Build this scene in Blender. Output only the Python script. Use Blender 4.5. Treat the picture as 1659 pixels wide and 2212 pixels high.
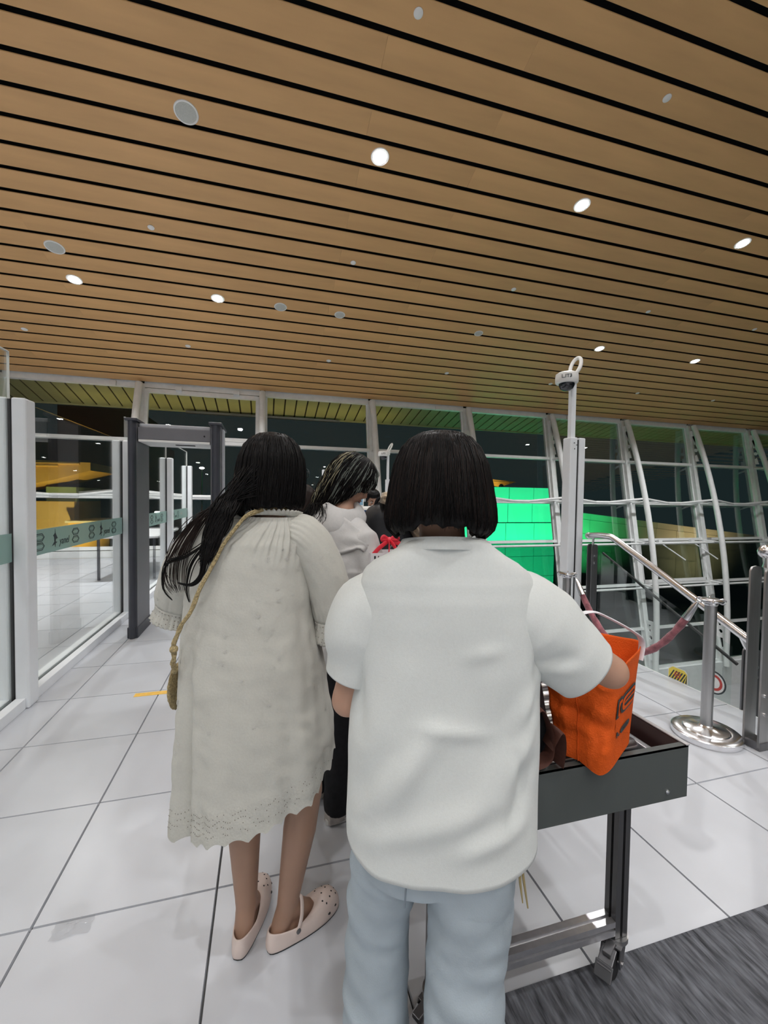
import bpy, bmesh, math, random
from mathutils import Vector, Matrix, noise
random.seed(7)
sc = bpy.context.scene
for o in list(bpy.data.objects):
    bpy.data.objects.remove(o)
col = sc.collection
PI = math.pi
R = math.radians

# ---------------------------------------------------------------- camera, sky, exposure
yaw, pitch, roll = .272185, .0327950, -.0142869
fw = Vector((math.sin(yaw)*math.cos(pitch), math.cos(yaw)*math.cos(pitch), -math.sin(pitch)))
rt = Vector((math.cos(yaw), -math.sin(yaw), 0))
dn = fw.cross(rt)
rt2 = math.cos(roll)*rt + math.sin(roll)*dn
dn2 = -math.sin(roll)*rt + math.cos(roll)*dn
cd = bpy.data.cameras.new('camera')
cam = bpy.data.objects.new('camera', cd); col.objects.link(cam)
cd.sensor_fit = 'VERTICAL'; cd.sensor_height = 36; cd.lens = 914.26/2212*36
cd.clip_start = .05; cd.clip_end = 400
cam.matrix_world = Matrix(((rt2.x, -dn2.x, -fw.x, 0), (rt2.y, -dn2.y, -fw.y, 0), (rt2.z, -dn2.z, -fw.z, 1.46), (0, 0, 0, 1)))
sc.camera = cam
w = bpy.data.worlds.new('night_sky'); sc.world = w; w.use_nodes = True
bg = w.node_tree.nodes['Background']; bg.inputs[0].default_value = (.34, .58, .62, 1); bg.inputs[1].default_value = .030
vs = sc.view_settings
vs.view_transform = 'Standard'; vs.look = 'None'; vs.exposure = 0.0; vs.gamma = 1.0; vs.use_curve_mapping = False
sc.cycles.transparent_max_bounces = 32
sc.cycles.max_bounces = 8; sc.cycles.diffuse_bounces = 5; sc.cycles.glossy_bounces = 4
sc.cycles.sample_clamp_indirect = 6.0
sc.cycles.caustics_reflective = False; sc.cycles.caustics_refractive = False
sc.cycles.use_denoising = True
LAMP_W = 35.0          # watts of each ceiling downlight

# ---------------------------------------------------------------- materials
def new_mat(name):
    m = bpy.data.materials.new(name); m.use_nodes = True
    nt = m.node_tree; b = nt.nodes['Principled BSDF']
    return m, nt, b
def nd(nt, t, **kw):
    n = nt.nodes.new(t)
    for k, v in kw.items():
        setattr(n, k, v)
    return n
def mat(name, c, rough=.5, metal=0, spec=.5, nscale=0, namt=.12, bump=0, bscale=60, rand=0, stretch=None, sheen=0, coat=0, sub=0):
    m, nt, b = new_mat(name)
    b.inputs['Roughness'].default_value = rough; b.inputs['Metallic'].default_value = metal
    b.inputs['Specular IOR Level'].default_value = spec
    b.inputs['Sheen Weight'].default_value = sheen
    b.inputs['Coat Weight'].default_value = coat
    b.inputs['Subsurface Weight'].default_value = sub
    if sub: b.inputs['Subsurface Radius'].default_value = (.01, .004, .002)
    b.inputs['Base Color'].default_value = (*c, 1)
    tc = nd(nt, 'ShaderNodeTexCoord'); mp = nd(nt, 'ShaderNodeMapping')
    nt.links.new(tc.outputs['Object'], mp.inputs[0])
    if stretch: mp.inputs['Scale'].default_value = stretch
    last = None
    if nscale:
        n = nd(nt, 'ShaderNodeTexNoise'); n.inputs['Scale'].default_value = nscale; n.inputs['Detail'].default_value = 5
        nt.links.new(mp.outputs[0], n.inputs['Vector'])
        r = nd(nt, 'ShaderNodeMapRange'); r.inputs[1].default_value = .25; r.inputs[2].default_value = .75
        r.inputs[3].default_value = 1-namt; r.inputs[4].default_value = 1+namt
        nt.links.new(n.outputs[0], r.inputs[0]); last = r.outputs[0]
    if rand:
        oi = nd(nt, 'ShaderNodeObjectInfo')
        r = nd(nt, 'ShaderNodeMapRange'); r.inputs[3].default_value = 1-rand; r.inputs[4].default_value = 1+rand
        nt.links.new(oi.outputs['Random'], r.inputs[0])
        if last:
            k = nd(nt, 'ShaderNodeMath', operation='MULTIPLY'); nt.links.new(last, k.inputs[0]); nt.links.new(r.outputs[0], k.inputs[1]); last = k.outputs[0]
        else: last = r.outputs[0]
    if last:
        v = nd(nt, 'ShaderNodeVectorMath', operation='SCALE'); v.inputs[0].default_value = c
        nt.links.new(last, v.inputs['Scale']); nt.links.new(v.outputs[0], b.inputs['Base Color'])
    if bump:
        n2 = nd(nt, 'ShaderNodeTexNoise'); n2.inputs['Scale'].default_value = bscale; n2.inputs['Detail'].default_value = 4
        nt.links.new(mp.outputs[0], n2.inputs['Vector'])
        bp = nd(nt, 'ShaderNodeBump'); bp.inputs['Strength'].default_value = bump; bp.inputs['Distance'].default_value = .01
        nt.links.new(n2.outputs[0], bp.inputs['Height']); nt.links.new(bp.outputs[0], b.inputs['Normal'])
    return m
def emit(name, c, s):
    m = bpy.data.materials.new(name); m.use_nodes = True; nt = m.node_tree
    nt.nodes.remove(nt.nodes['Principled BSDF'])
    e = nd(nt, 'ShaderNodeEmission'); e.inputs[0].default_value = (*c, 1); e.inputs[1].default_value = s
    nt.links.new(e.outputs[0], nt.nodes['Material Output'].inputs[0])
    return m
def glass(name, tint=(.86, .93, .9), spec=.75, rough=0.0, milk=0, milk_c=(.7, .8, .77)):
    m = bpy.data.materials.new(name); m.use_nodes = True; nt = m.node_tree
    nt.nodes.remove(nt.nodes['Principled BSDF'])
    t = nd(nt, 'ShaderNodeBsdfTransparent'); t.inputs[0].default_value = (*tint, 1)
    g = nd(nt, 'ShaderNodeBsdfGlossy'); g.inputs['Roughness'].default_value = rough; g.inputs[0].default_value = (1, 1, 1, 1)
    f = nd(nt, 'ShaderNodeFresnel'); f.inputs[0].default_value = 1.5
    k = nd(nt, 'ShaderNodeMath', operation='MULTIPLY'); k.inputs[1].default_value = spec
    nt.links.new(f.outputs[0], k.inputs[0])
    mx = nd(nt, 'ShaderNodeMixShader'); nt.links.new(k.outputs[0], mx.inputs[0])
    src = t.outputs[0]
    if milk:
        d = nd(nt, 'ShaderNodeBsdfDiffuse'); d.inputs[0].default_value = (*milk_c, 1)
        tl = nd(nt, 'ShaderNodeBsdfTranslucent'); tl.inputs[0].default_value = (*milk_c, 1)
        a = nd(nt, 'ShaderNodeMixShader'); a.inputs[0].default_value = .5
        nt.links.new(d.outputs[0], a.inputs[1]); nt.links.new(tl.outputs[0], a.inputs[2])
        a2 = nd(nt, 'ShaderNodeMixShader'); a2.inputs[0].default_value = milk
        nt.links.new(t.outputs[0], a2.inputs[1]); nt.links.new(a.outputs[0], a2.inputs[2]); src = a2.outputs[0]
    nt.links.new(src, mx.inputs[1]); nt.links.new(g.outputs[0], mx.inputs[2])
    nt.links.new(mx.outputs[0], nt.nodes['Material Output'].inputs[0])
    return m
M = {}
M['wood'] = mat('wood_veneer', (.62, .365, .158), .5, nscale=2.2, namt=.10, rand=.045, stretch=(.35, 2.5, 2.5), spec=.35)
M['void'] = mat('ceiling_void', (.010, .010, .011), .9)
M['tile'] = mat('porcelain_tile', (.54, .56, .60), .30, nscale=3.0, namt=.045, rand=.02, spec=.5, bump=.02, bscale=9)
M['grout'] = mat('grout', (.09, .09, .09), .9)
M['white'] = mat('white_painted_metal', (.80, .82, .82), .38, nscale=8, namt=.05)
M['alu'] = mat('powder_coated_aluminium', (.78, .81, .84), .4, nscale=5, namt=.04)
M['steel'] = mat('polished_steel', (.86, .86, .88), .22, 1, nscale=30, namt=.05, stretch=(1, 1, .1))
M['brushed'] = mat('brushed_steel', (.48, .48, .48), .36, 1, nscale=50, namt=.12, stretch=(1, 1, .06))
M['gun'] = mat('dark_steel_flat_bar', (.20, .20, .21), .42, .85, nscale=30, namt=.12, stretch=(1, 1, .1))
M['black'] = mat('black_rubber', (.012, .012, .013), .6, nscale=40)
M['ring'] = mat('white_plastic', (.80, .80, .78), .4, nscale=10, namt=.03)
M['grille'] = mat('grey_grille', (.50, .51, .47), .7, nscale=220, namt=.3)
M['lampglow'] = emit('lamp_glow', (1, .98, .96), 110)
M['glass'] = glass('clear_glass', (.965, .985, .978), .32)
M['glass_part'] = glass('partition_glass', (.97, .988, .98), .3)
M['glass_rail'] = glass('railing_glass', (.93, .965, .955), .16)
M['glass_dark'] = glass('tinted_glass', (.42, .48, .48), .5)
M['frost'] = glass('frosted_film', (.55, .68, .64), .4, .25, milk=.6, milk_c=(.52, .70, .66))
M['ink'] = mat('dark_print', (.035, .05, .055), .6, nscale=50)

# ---------------------------------------------------------------- mesh helpers
class MB:
    """collects shapes and links them as ONE mesh object"""
    def __init__(s): s.v = []; s.f = []
    def add(s, vs_, fs):
        k = len(s.v); s.v += [Vector(p) for p in vs_]; s.f += [tuple(i+k for i in f) for f in fs]; return s
    def box(s, x0, x1, y0, y1, z0, z1):
        return s.add([(x0,y0,z0),(x1,y0,z0),(x1,y1,z0),(x0,y1,z0),(x0,y0,z1),(x1,y0,z1),(x1,y1,z1),(x0,y1,z1)],
                     [(3,2,1,0),(4,5,6,7),(0,1,5,4),(1,2,6,5),(2,3,7,6),(3,0,4,7)])
    def obox(s, c, ax, ay, az, hx, hy, hz):
        c = Vector(c); ax, ay, az = (Vector(a).normalized() for a in (ax, ay, az))
        vs_ = [c + ax*hx*i + ay*hy*j + az*hz*k for k in (-1, 1) for j, i in ((-1,-1),(-1,1),(1,1),(1,-1))]
        return s.add(vs_, [(3,2,1,0),(4,5,6,7),(0,1,5,4),(1,2,6,5),(2,3,7,6),(3,0,4,7)])
    def rings(s, rs, cap0=True, cap1=True, closed=True):
        """loft through rings of equal point count"""
        n = len(rs[0]); vs_ = [p for r in rs for p in r]; fs = []
        for a in range(len(rs)-1):
            for i in range(n if closed else n-1):
                j = (i+1) % n
                fs.append((a*n+i, a*n+j, (a+1)*n+j, (a+1)*n+i))
        if cap0 and closed: fs.append(tuple(range(n-1, -1, -1)))
        if cap1 and closed: fs.append(tuple(range((len(rs)-1)*n, len(rs)*n)))
        return s.add(vs_, fs)
    def tube(s, pts, r, n=10, cap=True, flat=1.0, up=None):
        """tube along points; r number or list; flat squashes the section across"""
        pts = [Vector(p) for p in pts]; rs = []
        rad = r if isinstance(r, (list, tuple)) else [r]*len(pts)
        u = None
        for i, p in enumerate(pts):
            t = (pts[min(i+1, len(pts)-1)] - pts[max(i-1, 0)])
            if t.length < 1e-9: t = Vector((0, 0, 1))
            t.normalize()
            if u is None:
                a = Vector(up) if up else (Vector((0, 0, 1)) if abs(t.z) < .9 else Vector((1, 0, 0)))
                u = a - t*a.dot(t)
            else: u = u - t*u.dot(t)
            if u.length < 1e-6: u = t.orthogonal()
            u.normalize(); v = t.cross(u)
            rs.append([p + (u*math.cos(2*PI*k/n) + v*math.sin(2*PI*k/n)*flat)*rad[i] for k in range(n)])
        return s.rings(rs, cap, cap)
    def cyl(s, p0, p1, r0, r1=None, n=16):
        return s.tube([p0, p1], [r0, r0 if r1 is None else r1], n)
    def lathe(s, prof, c=(0, 0, 0), n=24, ax=None):
        """profile of (r, h) turned about an axis"""
        c = Vector(c); az = Vector(ax or (0, 0, 1)).normalized(); a = az.orthogonal().normalized(); b = az.cross(a)
        return s.rings([[c + az*h + (a*math.cos(2*PI*k/n) + b*math.sin(2*PI*k/n))*max(r, 1e-4) for k in range(n)] for r, h in prof])
    def ball(s, c, r, n=12, m=8, sc_=(1, 1, 1), rot=None):
        rs = []
        for i in range(m+1):
            t = PI*i/m; ring = []
            for k in range(n):
                p = Vector((math.sin(t)*math.cos(2*PI*k/n)*sc_[0], math.sin(t)*math.sin(2*PI*k/n)*sc_[1], -math.cos(t)*sc_[2]))*r
                if i in (0, m): p += Vector((math.cos(2*PI*k/n), math.sin(2*PI*k/n), 0))*r*1e-3
                if rot: p = rot @ p
                ring.append(Vector(c) + p)
            rs.append(ring)
        return s.rings(rs)
    def capsule(s, p0, r0, p1, r1, n=14):
        p0 = Vector(p0); p1 = Vector(p1); d = (p1-p0); L = d.length or 1e-6; d = d/L
        pts = []; rr = []
        for t in (0, .2, .45, .75, 1): pts.append(p0 - d*r0*math.cos(t*PI/2)); rr.append(max(r0*math.sin(t*PI/2), r0*.03))
        for t in (1, .75, .45, .2, 0): pts.append(p1 + d*r1*math.cos(t*PI/2)); rr.append(max(r1*math.sin(t*PI/2), r1*.03))
        return s.tube(pts, rr, n)
    def mesh(s, name):
        me = bpy.data.meshes.new(name); me.from_pydata([tuple(p) for p in s.v], [], s.f); me.update(); return me
    def build(s, name, m, parent=None, smooth=True, local=False, angle=40, bevel=0):
        o = worldloc = None
        if parent is not None and not local:
            L = wl(parent); s.v = [p - L for p in s.v]
        me = s.mesh(name); bm = bmesh.new(); bm.from_mesh(me)
        bmesh.ops.recalc_face_normals(bm, faces=bm.faces)
        bm.to_mesh(me); bm.free()
        return link(name, me, m, parent, smooth, angle, bevel)
def wl(o):
    v = Vector((0, 0, 0))
    while o is not None: v += Vector(o.location); o = o.parent
    return v
def link(name, me, m, parent=None, smooth=True, angle=40, bevel=0):
    o = bpy.data.objects.new(name, me); col.objects.link(o)
    if m is not None and not me.materials: me.materials.append(M[m] if isinstance(m, str) else m)
    if smooth: soft(me, angle)
    if bevel:
        b = o.modifiers.new('bevel', 'BEVEL'); b.width = bevel; b.segments = 2; b.limit_method = 'ANGLE'; b.angle_limit = R(40)
    if parent is not None: o.parent = parent
    return o
def soft(me, angle=40):
    me.polygons.foreach_set('use_smooth', [True]*len(me.polygons))
    try: me.set_sharp_from_angle(angle=R(angle))
    except Exception: pass
    me.update()
def tag(o, label=None, cat=None, group=None, kind=None):
    if label: o['label'] = label
    if cat: o['category'] = cat
    if group: o['group'] = group
    if kind: o['kind'] = kind
    return o
def empty(name, loc, label=None, cat=None, group=None, rz=0, kind=None):
    o = bpy.data.objects.new(name, None); col.objects.link(o); o.location = loc; o.rotation_euler.z = rz
    o.empty_display_size = .1
    return tag(o, label, cat, group, kind)
def copy_tree(o, parent=None):
    c = o.copy(); col.objects.link(c); c.parent = parent
    for ch in list(o.children): copy_tree(ch, c)
    return c
def plate(loops, thick, name='plate'):
    """flat outline with holes (2D curve, filled) turned into a mesh of some thickness; loops of (x, y)"""
    cu = bpy.data.curves.new(name, 'CURVE'); cu.dimensions = '2D'; cu.fill_mode = 'BOTH'; cu.extrude = thick/2
    for lp in loops:
        sp = cu.splines.new('POLY'); sp.points.add(len(lp)-1); sp.use_cyclic_u = True
        for p, q in zip(sp.points, lp): p.co = (q[0], q[1], 0, 1)
    o = bpy.data.objects.new(name, cu); me = bpy.data.meshes.new_from_object(o)
    bpy.data.objects.remove(o); bpy.data.curves.remove(cu); return me
def text_mesh(txt, size, thick=.0006, shear=0, bold=0):
    cu = bpy.data.curves.new('text', 'FONT'); cu.body = txt; cu.size = size; cu.extrude = thick; cu.shear = shear; cu.offset = bold
    cu.align_x = 'CENTER'; cu.align_y = 'CENTER'
    o = bpy.data.objects.new('text', cu); me = bpy.data.meshes.new_from_object(o)
    bpy.data.objects.remove(o); bpy.data.curves.remove(cu); return me
def place(me, c, ax, ay):
    """puts a mesh drawn in its xy plane at c with axes ax, ay"""
    ax = Vector(ax).normalized(); ay = Vector(ay).normalized(); az = ax.cross(ay)
    me.transform(Matrix(((ax.x, ay.x, az.x, c[0]), (ax.y, ay.y, az.y, c[1]), (ax.z, ay.z, az.z, c[2]), (0, 0, 0, 1)))); me.update(); return me
def circ(r, n=20, c=(0, 0), rev=False, sx=1, sy=1):
    a = [(c[0]+r*sx*math.cos(2*PI*i/n), c[1]+r*sy*math.sin(2*PI*i/n)) for i in range(n)]
    return a[::-1] if rev else a
def fuse(mb, voxel=.008, smooth=6, name='fused', factor=.5):
    """unites overlapping closed shapes into one continuous skin"""
    me = mb.mesh(name); o = bpy.data.objects.new(name, me); col.objects.link(o)
    r = o.modifiers.new('r', 'REMESH'); r.mode = 'VOXEL'; r.voxel_size = voxel; r.adaptivity = 0
    if smooth:
        s = o.modifiers.new('s', 'SMOOTH'); s.factor = factor; s.iterations = smooth
    dg = bpy.context.evaluated_depsgraph_get()
    out = bpy.data.meshes.new_from_object(o.evaluated_get(dg)); bpy.data.objects.remove(o); bpy.data.meshes.remove(me)
    out.materials.clear(); return out
def cut(me, planes, inner=False):
    """bisects a mesh, dropping what lies on the positive side of each (point, normal)"""
    bm = bmesh.new(); bm.from_mesh(me)
    for p, n in planes:
        bmesh.ops.bisect_plane(bm, geom=bm.verts[:]+bm.edges[:]+bm.faces[:], plane_co=p, plane_no=n, clear_outer=True)
    bm.to_mesh(me); bm.free(); me.update(); return me
def warp(me, fn):
    me.update()
    nn = [v.normal.copy() for v in me.vertices]
    for v, n in zip(me.vertices, nn):
        v.co = v.co + fn(v.co, n)
    me.update(); return me
def solid(o, t, off=-1):
    s = o.modifiers.new('cloth', 'SOLIDIFY'); s.thickness = t; s.offset = off; return o
def lerp(a, b, t): return a + (b-a)*t
def curve_pts(pts, n):
    """Catmull-Rom through points"""
    P = [Vector(p) for p in pts]; out = []
    m = len(P)-1
    for i in range(n+1):
        t = i/n*m; k = min(int(t), m-1); u = t-k
        p0 = P[max(k-1, 0)]; p1 = P[k]; p2 = P[k+1]; p3 = P[min(k+2, m)]
        out.append(.5*((2*p1) + (p2-p0)*u + (2*p0-5*p1+4*p2-p3)*u*u + (3*p1-p0-3*p2+p3)*u**3))
    return out
def interp(tab, t):
    """piecewise smooth table lookup [(t, v...), ...]"""
    if t <= tab[0][0]: return tab[0][1:]
    for a, b in zip(tab, tab[1:]):
        if t <= b[0]:
            u = (t-a[0])/(b[0]-a[0]); u = u*u*(3-2*u)*.5 + u*.5
            return tuple(lerp(x, y, u) for x, y in zip(a[1:], b[1:]))
    return tab[-1][1:]

# ================================================================ the setting
SL = .2337189; cs, sn = math.cos(SL), math.sin(SL)
def cp(X, u, off=0):
    """point on the ceiling underside: u up the slope from the window wall, off below it"""
    return Vector((X, 11.88 - u*cs - off*sn, 4.24 + u*sn - off*cs))
CN = Vector((0, -sn, -cs))
# ---- lamps first: every downlight of the ceiling is a fixture with its own light
def downlight(X, u, label, power=1.0):
    c = cp(X, u)
    e = empty('ceiling_downlight', c, label, 'ceiling light', 'ceiling downlights')
    MB().lathe([(.082, -.05), (.082, -.002), (.085, .006), (.112, .008), (.118, .002), (.118, -.006), (.095, -.008), (.088, -.05)], c, 28, CN).build('trim_ring', 'ring', e)
    MB().lathe([(0, -.004), (.084, -.004), (.084, .005), (.06, .012), (0, .016)], c, 28, CN).build('lamp_lens', 'lampglow', e)
    ld = bpy.data.lights.new('downlight', 'AREA'); ld.shape = 'DISK'; ld.size = .16; ld.energy = LAMP_W*power; ld.color = (.985, .99, 1); ld.spread = R(125)
    lo = bpy.data.objects.new('downlight_beam', ld); col.objects.link(lo); lo.parent = e
    lo.location = CN*.03; lo.rotation_euler = (0, 0, 0)
    return e
for X, lab in ((1.374, 'lit recessed downlight high in the wood ceiling, leftmost of the near three'), (4.44, 'lit recessed downlight above the T-shirt woman, middle of the near three'), (7.64, 'lit recessed downlight at the ceiling edge on the right, last of the near three')):
    downlight(X, 6.71, lab, 1.0 if X < 2 else 1.5)
for X, lab in ((-3.13, 'lit downlight beyond the upper left oval speaker'), (-.87, 'lit downlight above the metal detector and long-haired woman'), (7.58, 'lit downlight above the white post with the security camera'), (10.53, 'lit downlight right of the one above the camera post'), (13.4, 'lit downlight cut off by the right photo edge')):
    downlight(X, 3.57, lab, 2.4)
for X, a in ((-9.3, 'farther'), (-6.2, 'nearer')):  # unseen downlights added to brighten the side beyond the left glass
    for u, b in ((3.57, 'window-side'), (6.71, 'inner')): downlight(X, u, 'unseen added downlight beyond the left glass, %s column, %s row' % (a, b), 1.0)
for row, (u, p) in enumerate(((9.85, .8), (13.0, .9), (16.1, 1.0), (19.2, 1.0), (22.3, 1.0))):  # unseen downlight rows, added to raise the brightness of the hall
    for kx, X in enumerate((-9.3, -6.2, -3.1, -.1, 2.9, 5.9, 8.9)):
        if u < 10 and X > -3.5 and X < 6 and X not in (-3.1, 2.9): continue
        downlight(X, u, 'unseen added downlight, row %s, %s from the glass side' % (('overhead', 'just behind the photographer', 'second behind the photographer', 'third behind the photographer', 'farthest behind the photographer')[row], ('first', 'second', 'third', 'fourth', 'fifth', 'sixth', 'seventh')[kx]), p)

# ---- floor: porcelain tiles on a screed slab
TX, TY, X0, Y0 = .5836, .606, -.166, 1.637
FE = 3.24
fl = MB().box(-14, FE-.004, -10.6, 11.0, -.30, -.012).build('floor', 'grout'); tag(fl, kind='structure')
def tile_mb(w, d): return MB().add([(0,0,0),(w,0,0),(w,d,0),(0,d,0),(.002,.002,.012),(w-.002,.002,.012),(w-.002,d-.002,.012),(.002,d-.002,.012)],
                                   [(3,2,1,0),(4,5,6,7),(0,1,5,4),(1,2,6,5),(2,3,7,6),(3,0,4,7)])
tiles = {}
rest = MB()
kx0, kx1 = -23, 5
for ky in range(-20, 16):
    for kx in range(kx0, kx1+1):
        x = X0 + kx*TX; y = Y0 + ky*TY
        if x >= FE-.05: continue
        wd = min(TX-.005, FE - x - .003); dp = min(TY-.005, 11.0 - y)
        if dp < .02: continue
        near = (-4 <= kx <= 5 and -3 <= ky <= 15) or (-8 <= kx < -4 and 1 <= ky <= 12)
        if not near:
            t = tile_mb(wd, dp); rest.add([p + Vector((x, y, -.012)) for p in t.v], t.f); continue
        key = (round(wd, 3), round(dp, 3))
        if key not in tiles:
            tiles[key] = tile_mb(wd, dp).mesh('tile'); tiles[key].materials.append(M['tile'])
        o = bpy.data.objects.new('tile', tiles[key]); col.objects.link(o); o.location = (x, y, -.012); o.parent = fl
tag(rest.build('tile_field', 'tile', fl, smooth=False), kind='stuff')
MB().box(FE-.004, FE+.012, -10.6, 11.0, -.30, -.002).build('floor_edge_trim', 'white', fl, False)

# ---- ceiling: wood slats with dark gaps
ce = empty('ceiling', (0, 0, 0), kind='structure')
n_ = Vector((0, sn, cs)); g = MB()
a = cp(-16, -.12) + n_*.14; b = cp(22, -.12) + n_*.14; c_ = cp(22, 23.4) + n_*.14; d_ = cp(-16, 23.4) + n_*.14
g.add([a, b, c_, d_, a+n_*.05, b+n_*.05, c_+n_*.05, d_+n_*.05], [(0,1,2,3),(7,6,5,4),(0,4,5,1),(1,5,6,2),(2,6,7,3),(3,7,4,0)]).build('dark_backing', 'void', ce, False)
PT, GAP = .341, .056
def slat_mb(L, hw):
    m = MB(); up = Vector((0, -cs, sn)); e1 = Vector((1, 0, 0))
    q = []
    for x in (0, L):
        for s_, t_ in ((-hw, .004), (-hw+.004, 0), (hw-.004, 0), (hw, .004), (hw, .012), (-hw, .012)):
            q.append(e1*x + up*s_ + n_*t_)
    return m.add(q, [(0,1,7,6),(1,2,8,7),(2,3,9,8),(3,4,10,9),(4,5,11,10),(5,0,6,11),(5,4,3,2,1,0),(6,7,8,9,10,11)])
sm0 = slat_mb(5.9985, (PT-GAP)/2); sme = sm0.mesh('slat'); sme.materials.append(M['wood'])
backs = MB()
for k in range(-1, 67):
    uc = .410 + PT*(k+.5)
    sh = 1.15 if k % 2 else 2.65
    for j in range(-3, 4):
        x = sh + 6*j - 0
        if x > 20: continue
        if k > 30: backs.add([p + cp(x, uc) for p in sm0.v], sm0.f); continue
        o = bpy.data.objects.new('slat', sme); col.objects.link(o); o.location = cp(x, uc); o.parent = ce

tag(backs.build('slat_field', 'wood', ce, False), kind='stuff')
tag(MB().box(-14, 22, -10.8, -10.6, -.3, 9.6).build('wall_rear', 'alu', smooth=False), kind='structure')

# ---- round speakers and small sprinkler covers in the ceiling
def disc(kind, X, u, r, label):
    c = cp(X, u)
    if kind == 'speaker':
        e = empty('ceiling_speaker', c, label, 'speaker', 'round ceiling speakers')
        MB().lathe([(r*.84, -.03), (r*.84, .006), (r*.88, .010), (r*.97, .008), (r, .002), (r, -.004), (r*.9, -.03)], c, 32, CN).build('rim', 'ring', e)
        MB().lathe([(0, -.02), (r*.84, -.02), (r*.84, .002), (r*.5, .004), (0, .005)], c, 32, CN).build('grille', 'grille', e)
    else:
        e = empty('sprinkler_cover', c, label, 'sprinkler', 'sprinkler cover plates')
        MB().lathe([(r*.7, -.03), (r*.7, .002), (r, .003), (r, .008), (r*.85, .014), (0, .017)], c, 24, CN).build('cover_plate', 'ring', e)
        MB().lathe([(r*.35, -.03), (r*.35, -.002), (0, -.001)], c, 12, CN).build('socket', 'steel', e)
disc('speaker', -.892, 6.69, .132, 'largest round grey ceiling speaker with white rim, alone at upper left')
disc('speaker', -3.136, 4.26, .135, 'oval-looking grey ceiling speaker near the left photo edge')
disc('speaker', .248, 3.563, .118, 'grey ceiling speaker beside a plain white disc, mid ceiling')
disc('speaker', 1.385, 3.56, .105, 'pale ceiling disc just right of the rimmed speaker, mid ceiling')
disc('speaker', 4.426, 3.55, .095, 'pale ceiling disc between the centre discs and the lit lamps at right')
for X, u, lab in ((1.385, 8.11, 'white sprinkler cover at the very top of the photo'), (4.43, 8.11, 'white sprinkler cover in the upper right ceiling'),
                  (-1.647, 4.96, 'white sprinkler cover below the big round speaker'), (1.382, 4.93, 'white sprinkler cover left of centre, above the two pale discs'),
                  (4.421, 4.93, 'white sprinkler cover below the middle bright lamp'), (7.569, 4.93, 'white sprinkler cover above the lamp over the camera post'),
                  (10.58, 4.93, 'white sprinkler cover by the right photo edge'), (-4.59, 1.9, 'small white sprinkler cover at far left, near the glass top'),
                  (-1.636, 1.89, 'small white sprinkler cover above the metal detector'), (1.404, 1.87, 'small white sprinkler cover above the long-haired woman'),
                  (4.422, 1.85, 'small white sprinkler cover above the bob-haired woman'), (7.512, 1.84, 'small white sprinkler cover just left of the security camera'),
                  (10.521, 1.81, 'small white sprinkler cover right of the security camera'), (13.454, 1.82, 'small white sprinkler cover farthest right near the window top')):
    disc('sprinkler', X, u, .046 if u > 3 else .055, lab)

# ---- raked window wall
LEAN = math.tan(R(10.2))
def wp(X, z, off=0): return Vector((X, 11.15 + z*LEAN + off, z))     # off > 0 is outdoors
WX, WU, WN = Vector((1, 0, 0)), Vector((0, LEAN, 1)).normalized(), Vector((0, 1, -LEAN)).normalized()
ww = empty('wall_back', (0, 11.15, 0), kind='structure')
BX = [-14.74, -11.8, -8.86, -5.93, -2.99, -.10, 2.86, 5.82, 8.74, 11.68, 14.62, 17.52, 20.45]
ZB = -4.0
def bow(z):            # how far the curved tube stands in front of the mullion
    t = (z - .3)/3.95
    return .24 + .42*max(0, 1-t*t)
hole_slot = [(-.03, -.17), (.03, -.17), (.045, .17), (-.045, .17)]
for i, X in enumerate(BX):
    z0 = ZB if X > FE else .0
    m = MB()
    zc, hl = (z0+4.2)/2, (4.2-z0)/2/math.cos(math.atan(LEAN))
    m.obox(wp(X, zc, -.05), WX, WN, WU, .085, .075, hl)
    m.obox(wp(X, zc, .03), WX, WN, WU, .125, .035, hl)
    m.build('mullion', 'white', ww, False)
    zt = 4.18
    pts = [wp(X, z, -bow(z)-.02) for z in [lerp(max(z0, -3.9), zt, k/18) for k in range(19)]]
    MB().tube(pts, .085, 12).build('bow_tube', 'white', ww)
    # bracket plates with holes at the top (and at the foot on the open side)
    for zc_, sg in ((3.40, 1),) + (((-2.9, -1),) if X > FE else ()):
        hw0, hw1 = bow(zc_+.62*sg)-.06, bow(zc_-.62*sg)-.04
        out = [(-.02, .62*sg), (-hw0, .62*sg), (-hw1, -.62*sg), (-.02, -.62*sg)]
        mid = -(hw0+hw1)/4-.05
        me = plate([out, [(x+mid, y*.9+.27*sg) for x, y in hole_slot], circ(.06, 14, (mid-.01, -.10*sg)), [(mid-.07, -.5*sg), (mid+.05, -.5*sg), (mid+.05, -.30*sg), (mid-.03, -.26*sg)]], .025)
        place(me, wp(X, zc_) - Vector((0, 11.15, 0)), (0, 1, 0), WU)
        link('bracket_plate', me, 'white', ww, False)
    # short struts from tube to mullion
    for z in (2.75, 1.42, .16, -1.2):
        if z < z0 + .1 and X <= FE: continue
        MB().cyl(wp(X, z, -bow(z)), wp(X, z, -.08), .028, n=8).build('strut', 'white', ww)
ROWS = [4.2, 2.79, 1.40, .20, -1.22, -2.58, -3.78]
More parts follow.
